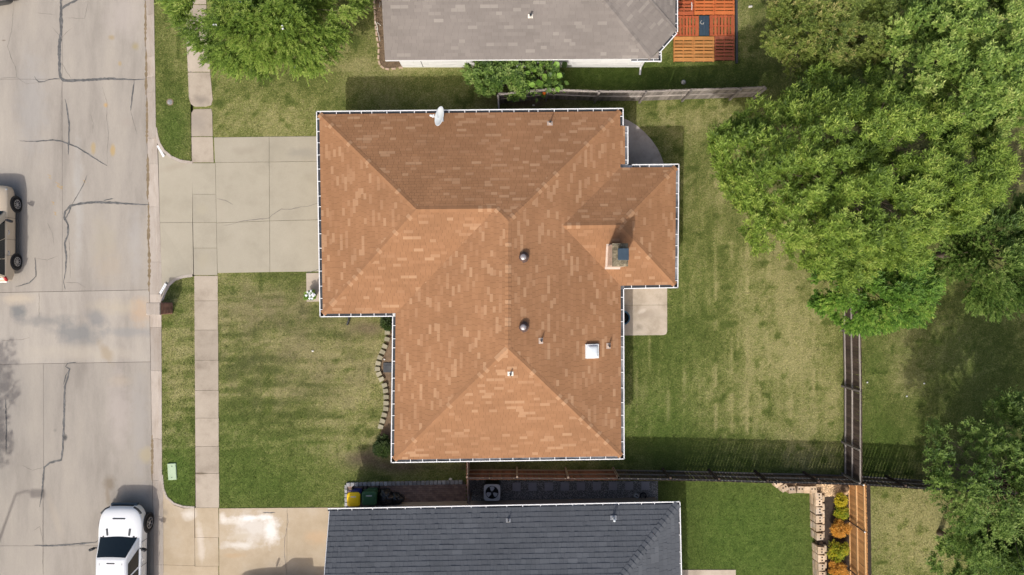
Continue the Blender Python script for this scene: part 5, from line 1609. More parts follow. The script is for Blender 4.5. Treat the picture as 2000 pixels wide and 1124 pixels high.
# stepping stones and gravel
sst = bpy.data.objects.new("stepping_stone_path", None); COL.objects.link(sst); sst.location = W(1135, 951); tag(sst, "row of nine grey square stepping stones in dark gravel", "stepping stones")
mbs = []
for t in (.2, .5, .8):
    mb = MB(); mb.box((0, 0, 0), (.43, .43, .05), bev=.012, tint=t); me = mb.mesh("stepping_stone"); me.materials.append(M["stepping_stone"]); mbs.append(me)
for i in range(9):
    q = W(1009 + 31.4 * i, 951.5 - .9 * i / 3, .05)
    put("stepping_stone", random.choice(mbs), Matrix.Translation((q.x, q.y, .03)) @ Matrix.Rotation(random.uniform(-.03, .03), 4, 'Z'), sst)
def scatter(name, px, n, size, m, z, seed, flat=.6, elong=1.0, tints=(0, 1), kind="stuff", excl=()):
    rs = np.random.RandomState(seed)
    poly = [W2(*p) for p in px]; xs = [p[0] for p in poly]; ys = [p[1] for p in poly]
    mb = MB(); cnt = 0
    while cnt < n:
        x = rs.uniform(min(xs), max(xs), n); y = rs.uniform(min(ys), max(ys), n)
        ok = in_poly(x, y, poly)
        for e in excl: ok &= ~in_poly(x, y, e)
        for xx, yy in zip(x[ok], y[ok]):
            if cnt >= n: break
            s_ = size * rs.uniform(.5, 1.4); a = rs.uniform(0, 6.28); e = elong * rs.uniform(.8, 1.2)
            tl = rs.uniform(-.5, .5)
            V = []
            for (dx, dy, dz) in ((1, 0, 0), (.3, .8, .1), (-.8, .5, 0), (-.7, -.6, .1), (.4, -.8, 0), (0, 0, 1)):
                dx *= e * s_ * rs.uniform(.8, 1.1); dy *= s_ * rs.uniform(.8, 1.1)
                V.append((xx + dx * math.cos(a) - dy * math.sin(a), yy + dx * math.sin(a) + dy * math.cos(a), z + dz * flat * s_ + tl * dx * .2))
            mb.add(V, [(0, 1, 5), (1, 2, 5), (2, 3, 5), (3, 4, 5), (4, 0, 5)], rs.uniform(*tints)); cnt += 1
    return tag(mb.build(name, m), kind=kind)
scatter("gravel", [(914, 938), (1285, 940), (1285, 976), (914, 978)], 9000, .022, M["gravel"], .02, 5)
scatter("bark_mulch", [(733, -20), (735, 30), (737, 70), (742, 100), (741, 122), (747, 131), (758, 134), (778, 132), (790, 128), (770, -20)], 2500, .035, M["brown_mulch"], .014, 6, elong=1.8)
c = W(1243, 968, .1)
r = thing("concrete_block", (c.x, c.y, .02), "small pale concrete block lying tilted on the gravel", "block")
mb = MB(); mb.box((c.x, c.y, .1), (.24, .2, .16), rz=-.5, bev=.015); mb.build("block_body", M["unit_grey"], r); mb = MB(); mb.box((c.x, c.y, .182), (.14, .06, .01), rz=-.5); mb.build("slot", M["black_plastic"], r)
c = W(1256, 969, .1)
r = thing("hose_coil", (c.x, c.y, .02), "black coiled hose on the gravel beside the concrete block", "hose")
mb = MB(); mb.tube([(c.x + (.17 - .004 * k % .05) * math.cos(k * .5), c.y + .15 * math.sin(k * .5), .04 + .004 * k) for k in range(40)], .018, 6); mb.build("coil", M["black_plastic"], r)
for lab, px, py, rr in (("small white rock on the turf edge above the paved side strip", 880, 936, .07), ("white pebble under the north eave of the terracotta roof", 1042, 206, .05), ("pale stone in the front lawn beside the terracotta house", 611, 686, .05)):
    c = W(px, py)
    mb = MB(); mb.lathe([(rr * .8, 0), (rr, rr * .4), (rr * .6, rr * .8), (rr * .1, rr)], 8, Matrix.Translation(c) @ Matrix.Scale(1.3, 4, (1, 0, 0)))
    tag(mb.build("rock", M["pale_stone"]), lab, "rock")

# paved side strip: pavers and a row of grey edging stones
sps = bpy.data.objects["side_path"]
pv = MB(); rs = random.Random(4)
a = W(679, 949); b = W(908, 1000)
y = b.y; k = 0
while y < a.y:
    x = a.x + (k % 2) * .1
    while x < b.x - .05:
        pv.box((x + .1, y + .05, .02), (.192, .092, .03), tint=rs.random()); x += .2
    y += .1; k += 1
tag(pv.build("paver_field", M["paver_side"], sps), kind="stuff")
ms = []
for t in (.1, .4, .7, 1.0):
    mb = MB(); mb.box((0, 0, 0), (.19, .20, .12), tint=t, bev=.02); me = mb.mesh("edging_stone"); me.materials.append(M["grey_stone"]); ms.append(me)
for i in range(28):
    q = W(681 + i * 8.1, 946 - i * .17); put("edging_stone", rs.choice(ms), Matrix.Translation((q.x, q.y, .05)) @ Matrix.Rotation(rs.uniform(-.1, .1), 4, 'Z'), sps)
for i in range(6):
    q = W(676.5, 950 + i * 8.5); put("edging_stone", rs.choice(ms), Matrix.Translation((q.x, q.y, .05)) @ Matrix.Rotation(rs.uniform(-.1, .1), 4, 'Z') @ Matrix.Scale(.75, 4, (1, 0, 0)), sps)

# front bed: curving row of edging blocks
gb = thing("garden_edging", W(744, 720), "curving row of buff edging blocks along the front flower bed", "garden edging")
cpts = [(756.5, 650), (756, 663), (751.5, 677), (747, 688), (742, 699), (738.5, 710), (737, 721), (740, 731), (745, 741), (751, 753), (753, 764), (754, 776), (754, 788), (753.5, 799), (750.5, 811), (747, 823), (743.5, 834)]
ms = []
for t in (.1, .5, .9):
    mb = MB(); mb.prism([(-.115, -.13), (.115, -.13), (.09, .13), (-.09, .13)], 0, .16, tint=t); me = mb.mesh("block"); me.materials.append(M["edging_block"]); ms.append(me)
for i, (x, y) in enumerate(cpts):
    p0 = Vector(W2(*cpts[max(0, i - 1)])); p1 = Vector(W2(*cpts[min(len(cpts) - 1, i + 1)])); d_ = (p1 - p0)
    q = W(x, y, .15)
    put("block", random.choice(ms), Matrix.Translation((q.x, q.y, .0)) @ Matrix.Rotation(math.atan2(d_.y, d_.x), 4, 'Z') @ Matrix.Rotation(random.uniform(-.04, .04), 4, 'Z'), gb)
c = W(757, 718)
r = thing("splash_mat", (c.x, c.y, 0), "dark grey rectangular mat in the front bed inside the block edging", "mat")
mb = MB(); mb.box((c.x + .1, c.y, .04), (.62, .50, .05), bev=.012); mb.build("slab", M["dark_grey_metal"], r)
mb = MB(); mb.box((c.x + .1, c.y + .12, .069), (.5, .02, .01)); mb.build("groove", M["black_plastic"], r)
c = W(680, 631)
r = thing("black_tube", (c.x, c.y, 0), "black bent tube lying on the lawn under the garage eave", "downspout")  # short black tube set at a small dark mark by the eave
mb = MB(); mb.tube([(c.x + .12, c.y + .35, .3), (c.x + .06, c.y + .15, .1), (c.x - .04, c.y - .10, .06)], .055, 6); mb.build("bent_tube", M["black_plastic"], r)
c = W(751, 702)
mb = MB(); mb.lathe([(.03, 0), (.045, .04), (.03, .09), (.005, .1)], 10, Matrix.Translation(c)); tag(mb.build("garden_light", M["ball_white"]), "tiny white garden light in the front bed by the grey mat", "light")

# ---- white bloom pot at the entry path
c = W(606, 577, .5); c.z = 0
pot = thing("flower_pot", c, "round pot of white flowers on the path beside the garage wall", "flower pot")
mb = MB(); mb.lathe([(.17, .02), (.24, .35), (.26, .42), (.22, .42), (.2, .36)], 18, Matrix.Translation(c)); mb.build("pot", M["pot_green"], pot)

# ---- pallet deck of the white house
def pallet(px, py0, px1, py1, horiz, m, i, label):
    a = W(px, py1, .14); b = W(px1, py0, .14)
    cx, cy = (a.x + b.x) / 2, (a.y + b.y) / 2; w, d = b.x - a.x - .012, b.y - a.y - .012
    r = thing("deck_pallet", (cx, cy, 0), label, "pallet", "pallets laid as a deck")
    nb = 7
    rs_ = random.Random(i)
    L, Dp = (w, d) if horiz else (d, w)
    T = Matrix.Translation((cx, cy, 0)) @ (Matrix.Identity(4) if horiz else Matrix.Rotation(math.pi / 2, 4, 'Z'))
    wide = Dp * .145; sl = (Dp - 2 * wide) ; gap = .05; bw = (sl - (nb - 1 + 0) * gap) / (nb - 2)
    y = -Dp / 2
    for k in range(nb):
        ww = wide if k in (0, nb - 1) else bw
        mb = MB(); mb.box((0, y + ww / 2, .125 + rs_.uniform(-.004, .004)), (L, ww, .024), mat=T, tint=rs_.random(), rz=rs_.uniform(-.003, .003)); mb.build("board", m, r)
        y += ww + gap
    for x in (-L / 2 + .035, 0, L / 2 - .035):
        mb = MB(); mb.box((x, 0, .063), (.07 if x else .055, Dp - .01, .096), mat=T, tint=rs_.random()); mb.build("stringer", m, r)
    for yy in (-Dp / 2 + .06, 0, Dp / 2 - .06):
        mb = MB(); mb.box((0, yy, .007), (L, .1, .013), mat=T); mb.build("bottom_board", M["board_dark"], r)  # bottom boards near black, darker than the stained boards above
mr, mo, mbn, mt_ = M["stain_red"], M["stain_orange"], M["stain_brown"], M["stain_tan"]
PAL = [(1318, -20, 1355, 30, 1, mr, "red pallet in the deck tucked beside the taupe roof's gutter"), (1356, -20, 1396, 29, 1, mo, "orange-red pallet directly above the black board in the deck"), (1396, -20, 1435, 29, 1, mo, "orange-red pallet at the deck's top right corner in view"),
       (1318, 31, 1365, 70.5, 0, mr, "red pallet with upright slots left of the black board"), (1386, 30, 1435, 70, 0, mr, "red pallet with upright slots right of the black board"),
       (1315.5, 71.5, 1355, 120.5, 1, mt_, "leftmost of the two tan pallets in the deck's front row"), (1355, 71.5, 1395.5, 120.5, 1, mt_, "tan pallet between the other tan one and the dark red pallet"), (1396, 70.5, 1435, 118, 1, mbn, "dark red-brown pallet at the deck's lower right corner"),
       (1318, -70, 1370, -21, 1, mr, "red pallet at the far left of the deck beyond the top edge"), (1371, -70, 1435, -21, 1, mr, "red pallet at the far right of the deck beyond the top edge")]
for i, (x0_, y0_, x1_, y1_, hz, m_, lb) in enumerate(PAL): pallet(x0_, y0_, x1_, y1_, hz, m_, i, lb)
a = W(1366, 70, .12); b = W(1385, 31, .12)
r = thing("black_board", ((a.x + b.x) / 2, (a.y + b.y) / 2, 0), "narrow blue-black boarded panel let into the red pallet deck", "board")
for k in range(3):
    mb = MB(); w_ = (b.x - a.x) / 3; mb.box((a.x + w_ * (k + .5), (a.y + b.y) / 2, .10), (w_ - .008, b.y - a.y, .03)); mb.build("plank", M["blued_metal"], r)
mb = MB(); mb.tube([W(1371.5 + 3.2 * math.cos(t), 44 + 3.6 * math.sin(t), .125) for t in [k * .45 for k in range(11)]], .010, 6); tag(mb.build("wire_ring", M["pale_stone"]), "pale wire ring lying on the black board of the pallet deck", "ring")
mb = MB(); mb.tube([W(1351, 5, .15), W(1351.5, 12, .15), W(1351, 20, .15)], .022, 6); tag(mb.build("white_stick", M["ball_white"]), "short white stick lying on the red pallet by the gutter", "stick")
mb = MB(); q0 = W(1437.5, 125); q1 = W(1436.5, -60)
mb.prism(ccw([(q0.x - .05, q0.y), (q0.x + .05, q0.y), (q1.x + .05, q1.y), (q1.x - .05, q1.y)]), -.05, .16); tag(mb.build("deck_edging", M["dark_grey_metal"]), "dark strip edging the right side of the pallet deck", "edging")
c = W(1335, 161, .12)
mb = MB(); mb.lathe([(.02, 0), (.09, .03), (.125, .11), (.09, .2), (.02, .235)], 16, Matrix.Translation((c.x, c.y, 0))); tag(mb.build("ball", M["ball_grey"], smooth=True), "grey ball lying on the grass behind the grey fence", "ball")
for lab, px, py in (("white golf ball nearest the dark brown fence", 1693, 747), ("white golf ball in the right-hand yard, farthest to the right", 1804, 749), ("white golf ball on the straw patch, lowest of the three", 1770, 774)):
    c = W(px, py); rr = .045
    mb = MB(); mb.lathe([(.01, 0), (rr * .8, rr * .4), (rr, rr), (rr * .8, rr * 1.6), (.01, rr * 2)], 12, Matrix.Translation(c)); tag(mb.build("golf_ball", M["ball_white"], smooth=True), lab, "ball", "golf balls")
c = W(1465, 14); mb = MB(); mb.box((c.x, c.y, .05), (.19, .09, .08), bev=.015, rz=.1); tag(mb.build("brick_remnant", M["pale_stone"]), "pale brick lying on the grass right of the pallet deck", "brick")
c = W(1063, 184, 1.2)
r = thing("bird_ornament", c, "bright orange bird ornament fixed on the grey fence", "ornament")
ny = top(1063, 174, hf)[1] - .06
mb = MB(); mb.lathe([(.02, -.09), (.07, -.05), (.08, .03), (.04, .09), (.01, .11)], 12, Matrix.Translation((c.x, ny, 1.25))); mb.build("bird_body", M["orange_toy"], r, smooth=True)
mb = MB(); mb.box((c.x - .05, ny, 1.36), (.10, .06, .05), rz=.5, bev=.01); mb.box((c.x + .05, ny, 1.36), (.08, .05, .05), rz=-.5, bev=.01); mb.build("wings", M["orange_toy"], r)
c = W(1221, 621, .4)
r = thing("storage_tub", (c.x - .12, c.y, 0), "blue tub half hidden under the east eave on the small patio", "tub")
mb = MB(); mb.lathe([(.26, .03), (.33, .45), (.36, .46), (.36, .5), (.31, .5), (.25, .1), (.02, .08)], 22, Matrix.Translation((c.x - .12, c.y, 0))); mb.build("tub_wall", M["blue_plastic"], r)
mb = MB(); mb.lathe([(.3, .42), (.01, .425)], 22, Matrix.Translation((c.x - .12, c.y, 0))); mb.build("black_disc", M["black_hole"], r)  # flat black disc just below the tub rim

# ---- raised bed with the block wall, bottom right
ZB = .34
rb = MB(); rb.prism(ccw([W2(*p, ZB) for p in ((1597, 960), (1612, 955), (1640, 942), (1700, 943), (1704, 1260), (1597, 1260))]), -.1, ZB)
tag(rb.build("mulch_bed", M["mulch"]), kind="structure")
cb = MB(); cbp = [(1516, 936), (1528, 946), (1545, 951), (1590, 953), (1604, 963), (1618, 963), (1640, 961), (1658, 958), (1662, 942), (1660, 932), (1516, 930)]
cb.prism(ccw([W2(*p, ZB + .03) for p in cbp]), -.1, ZB + .02); tag(cb.build("chip_bed", M["chip_bed"]), kind="structure")
scatter("wood_chips", [(x, y) for x, y in [(1512, 936), (1526, 947), (1545, 953), (1592, 954), (1606, 964), (1620, 965), (1645, 962), (1658, 957), (1660, 936)]], 1500, .05, M["wood_chip"], (ZB + .03), 7, flat=.25, elong=1.9)
wl = thing("block_wall", W(1592, 1040), "low wall of tan holed blocks around the dark mulch bed", "garden wall")
ZT = .62
tops = [(1519.6, 944.5, -36), (1532.7, 953.5, -28), (1547.5, 957.5, -4), (1564, 957, 2), (1577, 957.5, 0), (1589, 957, 0), (1599, 970, 84), (1599.5, 982.6, 90), (1600, 998, 90), (1600.3, 1015, 90), (1600.7, 1031.6, 90), (1601.6, 1049, 90), (1604, 1076, 90), (1604.4, 1092, 90), (1605, 1108.7, 90), (1605.5, 1124, 90), (1606, 1140, 90), (1606.5, 1156, 90)]
bm_ = {}
for t in (.1, .35, .6, .9):
    mb = MB(); wv, dv, hh_ = .37, .33, .155
    # solid trapezoid; black squares on top paint the shade of two holes
    mb.prism([(-wv / 2, -dv / 2), (wv / 2, -dv / 2), (wv * .40, dv / 2), (-wv * .40, dv / 2)], 0, hh_, tint=t); me = mb.mesh("wall_block"); me.materials.append(M["wall_block"]); bm_[t] = me
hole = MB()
hole.box((0, 0, 0), (.07, .07, .004)); hme = hole.mesh("hole_shade_patch"); hme.materials.append(M["black_hole"])
rs = random.Random(12)
for (x, y, rot_) in tops:
    q = W(x, y, ZT); a_r = math.radians(-rot_ if rot_ not in (84, 90) else -rot_)
    inw = a_r + (math.pi if False else 0)
    for c_ in range(4):
        j = rs.uniform(-.02, .02)
        off = Vector((math.sin(a_r), -math.cos(a_r))) * (.012 * (3 - c_))
        m4 = Matrix.Translation((q.x + off.x, q.y + off.y, c_ * .155)) @ Matrix.Rotation(a_r + (0 if c_ == 3 else j), 4, 'Z')
        bo = put("wall_block", bm_[rs.choice([.1, .35, .6, .9])], m4, wl)
        if c_ == 3 and not (1576 < x < 1578):
            for sx in (-.075, .075):
                put("hole_shade_patch", hme, m4 @ Matrix.Translation((sx, .035, .157)), bo)
# rough backing stones on the bed side
for i, y in enumerate([974, 990, 1004, 1017, 1031, 1045, 1072, 1088, 1104, 1122]):
    q = W(1608.5 + (i > 5) * 4, y, .5); mb = MB(); mb.box((0, 0, 0), (.13, .34, .5), bev=.03, tint=rs.random()); me = mb.mesh("backing_stone"); me.materials.append(M["wall_block"])
    put("backing_stone", me, Matrix.Translation((q.x, q.y, .27)) @ Matrix.Rotation(rs.uniform(-.1, .1), 4, 'Z'), wl)
mb = MB(); q0 = W(1603, 1062, .3); mb.lathe([(.2, .0), (.22, .2), (.15, .33), (.03, .36)], 9, Matrix.Translation((q0.x, q0.y, 0))); tag(mb.build("rock", M["brown_mulch"], smooth=True), "dark rounded rock filling a gap in the holed block wall", "rock")
c = W(1652, 954, .5)
mb = MB(); mb.lathe([(.16, .3), (.2, .42), (.16, .55), (.05, .62)], 10, Matrix.Translation((c.x, c.y, 0))); tag(mb.build("rock", M["brown_mulch"], smooth=True), "rounded brown rock at the corner of the wood chips and cedar fence", "rock")
# ================================================================== PLANTS
def norm(v): return v / np.maximum(1e-9, np.linalg.norm(v, axis=-1, keepdims=True))

def leaf_mesh(name, base, direc, side, length, width, tint, material, fold=.25):
    """kite-shaped leaves: base, two shoulders, tip; numpy arrays"""
    n = len(base)
    nrm = norm(np.cross(direc, side))
    mid = base + direc * (length * .45)[:, None]
    l = mid + side * (width * .5)[:, None] + nrm * (width * fold)[:, None]
    r = mid - side * (width * .5)[:, None] + nrm * (width * fold)[:, None]
    tip = base + direc * length[:, None] - nrm * (length * .08)[:, None]
    V = np.stack([base, r, tip, l], 1).reshape(-1, 3).astype(np.float32)
    idx = np.arange(n) * 4
    F = np.stack([idx, idx + 1, idx + 2, idx, idx + 2, idx + 3], 1).reshape(-1).astype(np.int32)
    me = bpy.data.meshes.new(name)
    me.vertices.add(len(V)); me.vertices.foreach_set("co", V.ravel())
    me.loops.add(len(F)); me.loops.foreach_set("vertex_index", F)
    nf = 2 * n
    me.polygons.add(nf); me.polygons.foreach_set("loop_start", np.arange(nf, dtype=np.int32) * 3)
    a = me.attributes.new("tint", 'FLOAT', 'FACE'); a.data.foreach_set("value", np.repeat(tint, 2).astype(np.float32))
    me.materials.append(material)
    me.update(calc_edges=True)
    return me

def sph(rs, n):
    v = rs.normal(size=(n, 3)); return norm(v)

def foliage(rs, centre, radii, nlobes, lobe_r, twigs, leaves, leaf_len, leaf_w, twig_len, out_bias=.7, up=.5, droop=0.0, lump=.28, spread=(.7, 1.25), zmin=-.35, inner=.36, flat=.8):
    """lobes on a lumpy ellipsoid; each lobe carries twigs; each twig carries leaves"""
    c = np.array(centre); R = np.array(radii)
    d = sph(rs, nlobes * 6); d = d[(d[:, 2] > zmin) & ((d[:, 2] > .05) | (rs.rand(len(d)) < .45))][:nlobes]
    nl = len(d)
    k = 1 + lump * (fbm(d[:, 0] * 2.2 + 7 + rs.rand() * 9, d[:, 1] * 2.2 + d[:, 2] * 1.7 + 5, 3) - .5) * 2
    rad = np.where(rs.rand(nl) < inner, rs.uniform(.25, .75, nl), rs.uniform(.80, 1.0, nl)) * k
    lc = c + d * R * rad[:, None]
    lr = lobe_r * rs.uniform(.65, 1.3, nl)
    ltint = rs.rand(nl)
    nt = nl * twigs
    li = np.repeat(np.arange(nl), twigs)
    dd = norm(sph(rs, nt) + d[li] * out_bias + np.array([0, 0, .35]))
    tb = lc[li] + dd * (lr[li] * rs.rand(nt) ** .45)[:, None] * np.array([1, 1, flat])
    axis = norm(dd * .8 + d[li] * .5 + np.array([0, 0, up]) + sph(rs, nt) * .35)
    ttint = np.clip(ltint[li] * .45 + rs.rand(nt) * .55, 0, 1)
    tl = twig_len * rs.uniform(.5, 1.3, nt)
    n = nt * leaves
    ti = np.repeat(np.arange(nt), leaves)
    t = np.tile((np.arange(leaves) + .5) / leaves, nt) + rs.uniform(-.05, .05, n)
    ax = axis[ti]
    ref = norm(np.cross(ax, np.array([0.13, .31, .94]) + rs.normal(size=(nt, 3))[ti] * .2))
    ref2 = np.cross(ax, ref)
    ph = np.tile(np.arange(leaves) * 2.4, nt) + rs.rand(n) * .8
    per = ref * np.cos(ph)[:, None] + ref2 * np.sin(ph)[:, None]
    tilt = rs.uniform(spread[0], spread[1], n) * (1.15 - .45 * t)
    direc = norm(ax * np.cos(tilt)[:, None] + per * np.sin(tilt)[:, None] + np.array([0, 0, -droop]))
    direc = norm(direc * np.array([1, 1, .38]))
    base = tb[ti] + ax * (t * tl[ti])[:, None] - np.array([0, 0, 1.0]) * (droop * .35 * (t * tl[ti]) ** 1)[:, None]
    side = norm(np.cross(direc, np.array([0, 0, 1.0]) + rs.normal(size=(n, 3)) * .25))
    L = leaf_len * rs.uniform(.65, 1.25, n); Wd = leaf_w * rs.uniform(.7, 1.2, n)
    tint = np.clip(ttint[ti] + rs.uniform(-.14, .14, n), 0, 1)
    return (base, direc, side, L, Wd, tint), lc, d

def tree(label, px, py, z, radii, seed, mat_leaf, cat="tree", nlobes=90, lobe_r=.85, twigs=40, leaves=9, leaf_len=.15, leaf_w=.055, twig_len=.16, trunk_r=.22, limbs=26, group=None, name="tree", bark="bark", extra=None, **kw):
    rs = np.random.RandomState(seed); rnd = random.Random(seed)
    c = W(px, py, z)
    root = thing(name, (c.x, c.y, 0), label, cat, group)
    arrs, lc, d = foliage(rs, (c.x, c.y, z), radii, nlobes, lobe_r, twigs, leaves, leaf_len, leaf_w, twig_len, **kw)
    me = leaf_mesh("crown", *arrs, mat_leaf)
    o = bpy.data.objects.new("crown", me); COL.objects.link(o); attach(o, root)
    mb = MB(); zt_ = max(.6, z - radii[2] * .55)
    mb.tube([(c.x, c.y, -.1), (c.x + .02, c.y, .3), (c.x + rnd.uniform(-.1, .1), c.y + rnd.uniform(-.1, .1), zt_ * .6), (c.x + rnd.uniform(-.15, .15), c.y + rnd.uniform(-.15, .15), zt_), (c.x, c.y, z + radii[2] * .3)], [trunk_r * 1.35, trunk_r, trunk_r * .85, trunk_r * .7, trunk_r * .25], 10)
    mb.build("trunk", M[bark], root, smooth=True)
    lb = MB()
    order = list(range(len(lc))); rnd.shuffle(order)
    for i in order[:limbs]:
        e = Vector(lc[i]); s_ = Vector((c.x, c.y, zt_ + rnd.uniform(0, .25) * radii[2]))
        m1 = s_.lerp(e, .4) + Vector((rnd.uniform(-.2, .2), rnd.uniform(-.2, .2), .15)); m2 = s_.lerp(e, .75) + Vector((rnd.uniform(-.15, .15), rnd.uniform(-.15, .15), .1))
        tip = e + (e - s_).normalized() * lobe_r * .25
        lb.tube([s_, m1, m2, e, tip], [trunk_r * .25, trunk_r * .13, trunk_r * .07, trunk_r * .04, .006], 6)
    lb.build("limbs", M["bark"], root, smooth=True)
    if extra: extra(root, rs, lc, d)
    return root

leafmat("leaf_pear", [(0.054, 0.103, 0.013), (0.120, 0.195, 0.026), (0.204, 0.313, 0.044), (0.313, 0.428, 0.072), (0.469, 0.550, 0.124)])
leafmat("leaf_olive", [(0.071, 0.109, 0.021), (0.141, 0.196, 0.040), (0.224, 0.292, 0.061), (0.314, 0.370, 0.095), (0.440, 0.386, 0.147)])
leafmat("leaf_bright", [(0.064, 0.115, 0.021), (0.129, 0.219, 0.040), (0.221, 0.336, 0.065), (0.344, 0.463, 0.108), (0.502, 0.566, 0.174)])
leafmat("leaf_fresh", [(0.054, 0.123, 0.020), (0.108, 0.223, 0.033), (0.181, 0.343, 0.050), (0.274, 0.438, 0.071), (0.422, 0.541, 0.113)])
leafmat("leaf_deep", [(0.037, 0.078, 0.014), (0.079, 0.147, 0.027), (0.143, 0.236, 0.046), (0.230, 0.336, 0.076), (0.364, 0.452, 0.139)])
leafmat("leaf_myrtle", [(0.057, 0.101, 0.014), (0.115, 0.191, 0.028), (0.192, 0.297, 0.044), (0.281, 0.390, 0.068), (0.390, 0.474, 0.118)])
leafmat("leaf_dark", [(0.022, 0.045, 0.010), (0.038, 0.072, 0.014), (0.06, 0.10, 0.02), (0.09, 0.14, 0.03)])
leafmat("leaf_yellow", [(0.275, 0.304, 0.017), (0.493, 0.435, 0.023), (0.667, 0.551, 0.029), (0.797, 0.609, 0.043)])
leafmat("leaf_amber", [(0.362, 0.182, 0.035), (0.616, 0.313, 0.049), (0.797, 0.409, 0.061), (0.870, 0.504, 0.104)])
leafmat("leaf_mixed", [(0.145, 0.246, 0.022), (0.319, 0.392, 0.026), (0.522, 0.478, 0.029), (0.667, 0.493, 0.043)])

# the big trees on the right
tree("broad yellow-green tree spreading over the middle of the right edge yards", 1652, 352, 5.4, (5.75, 3.85, 3.2), 1, M["leaf_pear"], nlobes=430, lobe_r=.50, twigs=34, leaves=11, leaf_len=.165, leaf_w=.046, twig_len=.28, trunk_r=.26, limbs=40, lump=.36, up=.75, inner=.26)
tree("olive tree with rust-tipped leaves at the top, right of the pallet deck", 1622, 48, 4.6, (3.0, 2.5, 2.4), 2, M["leaf_olive"], nlobes=180, lobe_r=.48, twigs=42, leaves=10, leaf_len=.115, leaf_w=.05, twig_len=.2, trunk_r=.16, limbs=26, lump=.5)
tree("bright light-green tree in the top right corner", 1862, 105, 6.0, (3.0, 3.4, 3.0), 3, M["leaf_bright"], nlobes=240, lobe_r=.5, twigs=38, leaves=9, leaf_len=.15, leaf_w=.066, twig_len=.16, trunk_r=.2, limbs=34, lump=.35)
tree("pale green tree cut by the right edge, just below the top corner", 2010, 170, 5.2, (1.7, 2.3, 2.3), 13, M["leaf_bright"], nlobes=85, lobe_r=.6, twigs=40, leaves=9, leaf_len=.14, leaf_w=.05, twig_len=.16, trunk_r=.16, limbs=20)
tree("dense fresh-green rounded tree at the upper end of the dark brown fence", 1704, 560, 2.9, (2.75, 1.75, 2.0), 4, M["leaf_fresh"], nlobes=150, lobe_r=.42, twigs=42, leaves=12, leaf_len=.12, leaf_w=.045, twig_len=.26, trunk_r=.13, limbs=22, lump=.10, up=.25, out_bias=.9, spread=(.5, .9))
tree("deep green feathery tree at the right edge below the yellow-green tree", 1940, 492, 4.0, (2.55, 2.2, 2.4), 5, M["leaf_deep"], nlobes=140, lobe_r=.55, twigs=44, leaves=11, leaf_len=.125, leaf_w=.05, twig_len=.34, trunk_r=.16, limbs=24, up=.2, out_bias=1.2, spread=(.4, .8), lump=.3)
tree("loose green tree filling the bottom right corner", 1980, 958, 4.6, (3.4, 4.0, 3.0), 6, M["leaf_deep"], nlobes=200, lobe_r=.62, twigs=40, leaves=9, leaf_len=.15, leaf_w=.05, twig_len=.32, trunk_r=.2, limbs=40, lump=.45, up=.35)
tree("smaller leafy tree low in the bottom right corner, beside the straw lawn", 1930, 1095, 3.6, (1.9, 1.9, 2.0), 7, M["leaf_deep"], nlobes=70, lobe_r=.55, twigs=38, leaves=9, leaf_len=.14, leaf_w=.058, twig_len=.2, trunk_r=.13, limbs=22, lump=.5)

def blooms(root, rs, lc, d):
    for i in range(14):
        j = rs.randint(len(lc)); p_ = Vector(lc[j]) + Vector(d[j]) * .5
        mb = MB()
        for k in range(3):
            q = p_ + Vector(rs.normal(size=3) * .04); mb.lathe([(.01, 0), (.045, .02), (.03, .05), (.005, .06)], 7, Matrix.Translation(q))
        mb.build("bloom", M["petal_white"], root)
tree("feathery yellow-green street tree with white blooms in the top left", 524, -12, 3.7, (3.75, 3.4, 2.4), 8, M["leaf_myrtle"], nlobes=330, lobe_r=.5, twigs=34, leaves=14, leaf_len=.13, leaf_w=.048, twig_len=.50, trunk_r=.14, limbs=44, up=-.05, droop=.35, out_bias=1.3, spread=(.45, .85), lump=.2, inner=.45, extra=blooms)
# across the street: the tree and the lamp whose shadows reach the road
tree("street tree across the road, shading the bottom left corner", -330, 1090, 4.8, (2.4, 3.6, 2.2), 9, M["leaf_deep"], nlobes=60, lobe_r=.7, twigs=30, leaves=9, leaf_len=.15, leaf_w=.06, twig_len=.2, trunk_r=.18, limbs=20, lump=.4)
lt = W(70, 968); lh = 6.4
lbx, lby = lt.x - SHX * lh, lt.y - SHY * lh
lamp = thing("street_lamp", (lbx - 1.1, lby, 0), "grey street lamp across the road, below the bottom left corner", "street lamp")
mb = MB(); mb.lathe([(.12, -.1), (.1, .4), (.06, lh - .2), (.05, lh)], 10, Matrix.Translation((lbx - 1.1, lby, 0))); mb.build("post", M["galvanised"], lamp)
mb = MB(); mb.tube([(lbx - 1.1, lby, lh - .1), (lbx - .7, lby, lh + .1), (lbx - .2, lby, lh + .05)], .04, 8); mb.build("arm", M["galvanised"], lamp)
mb = MB(); mb.box((lbx, lby, lh), (.75, .36, .14), bev=.05); mb.build("lamp_head", M["dark_grey_metal"], lamp)

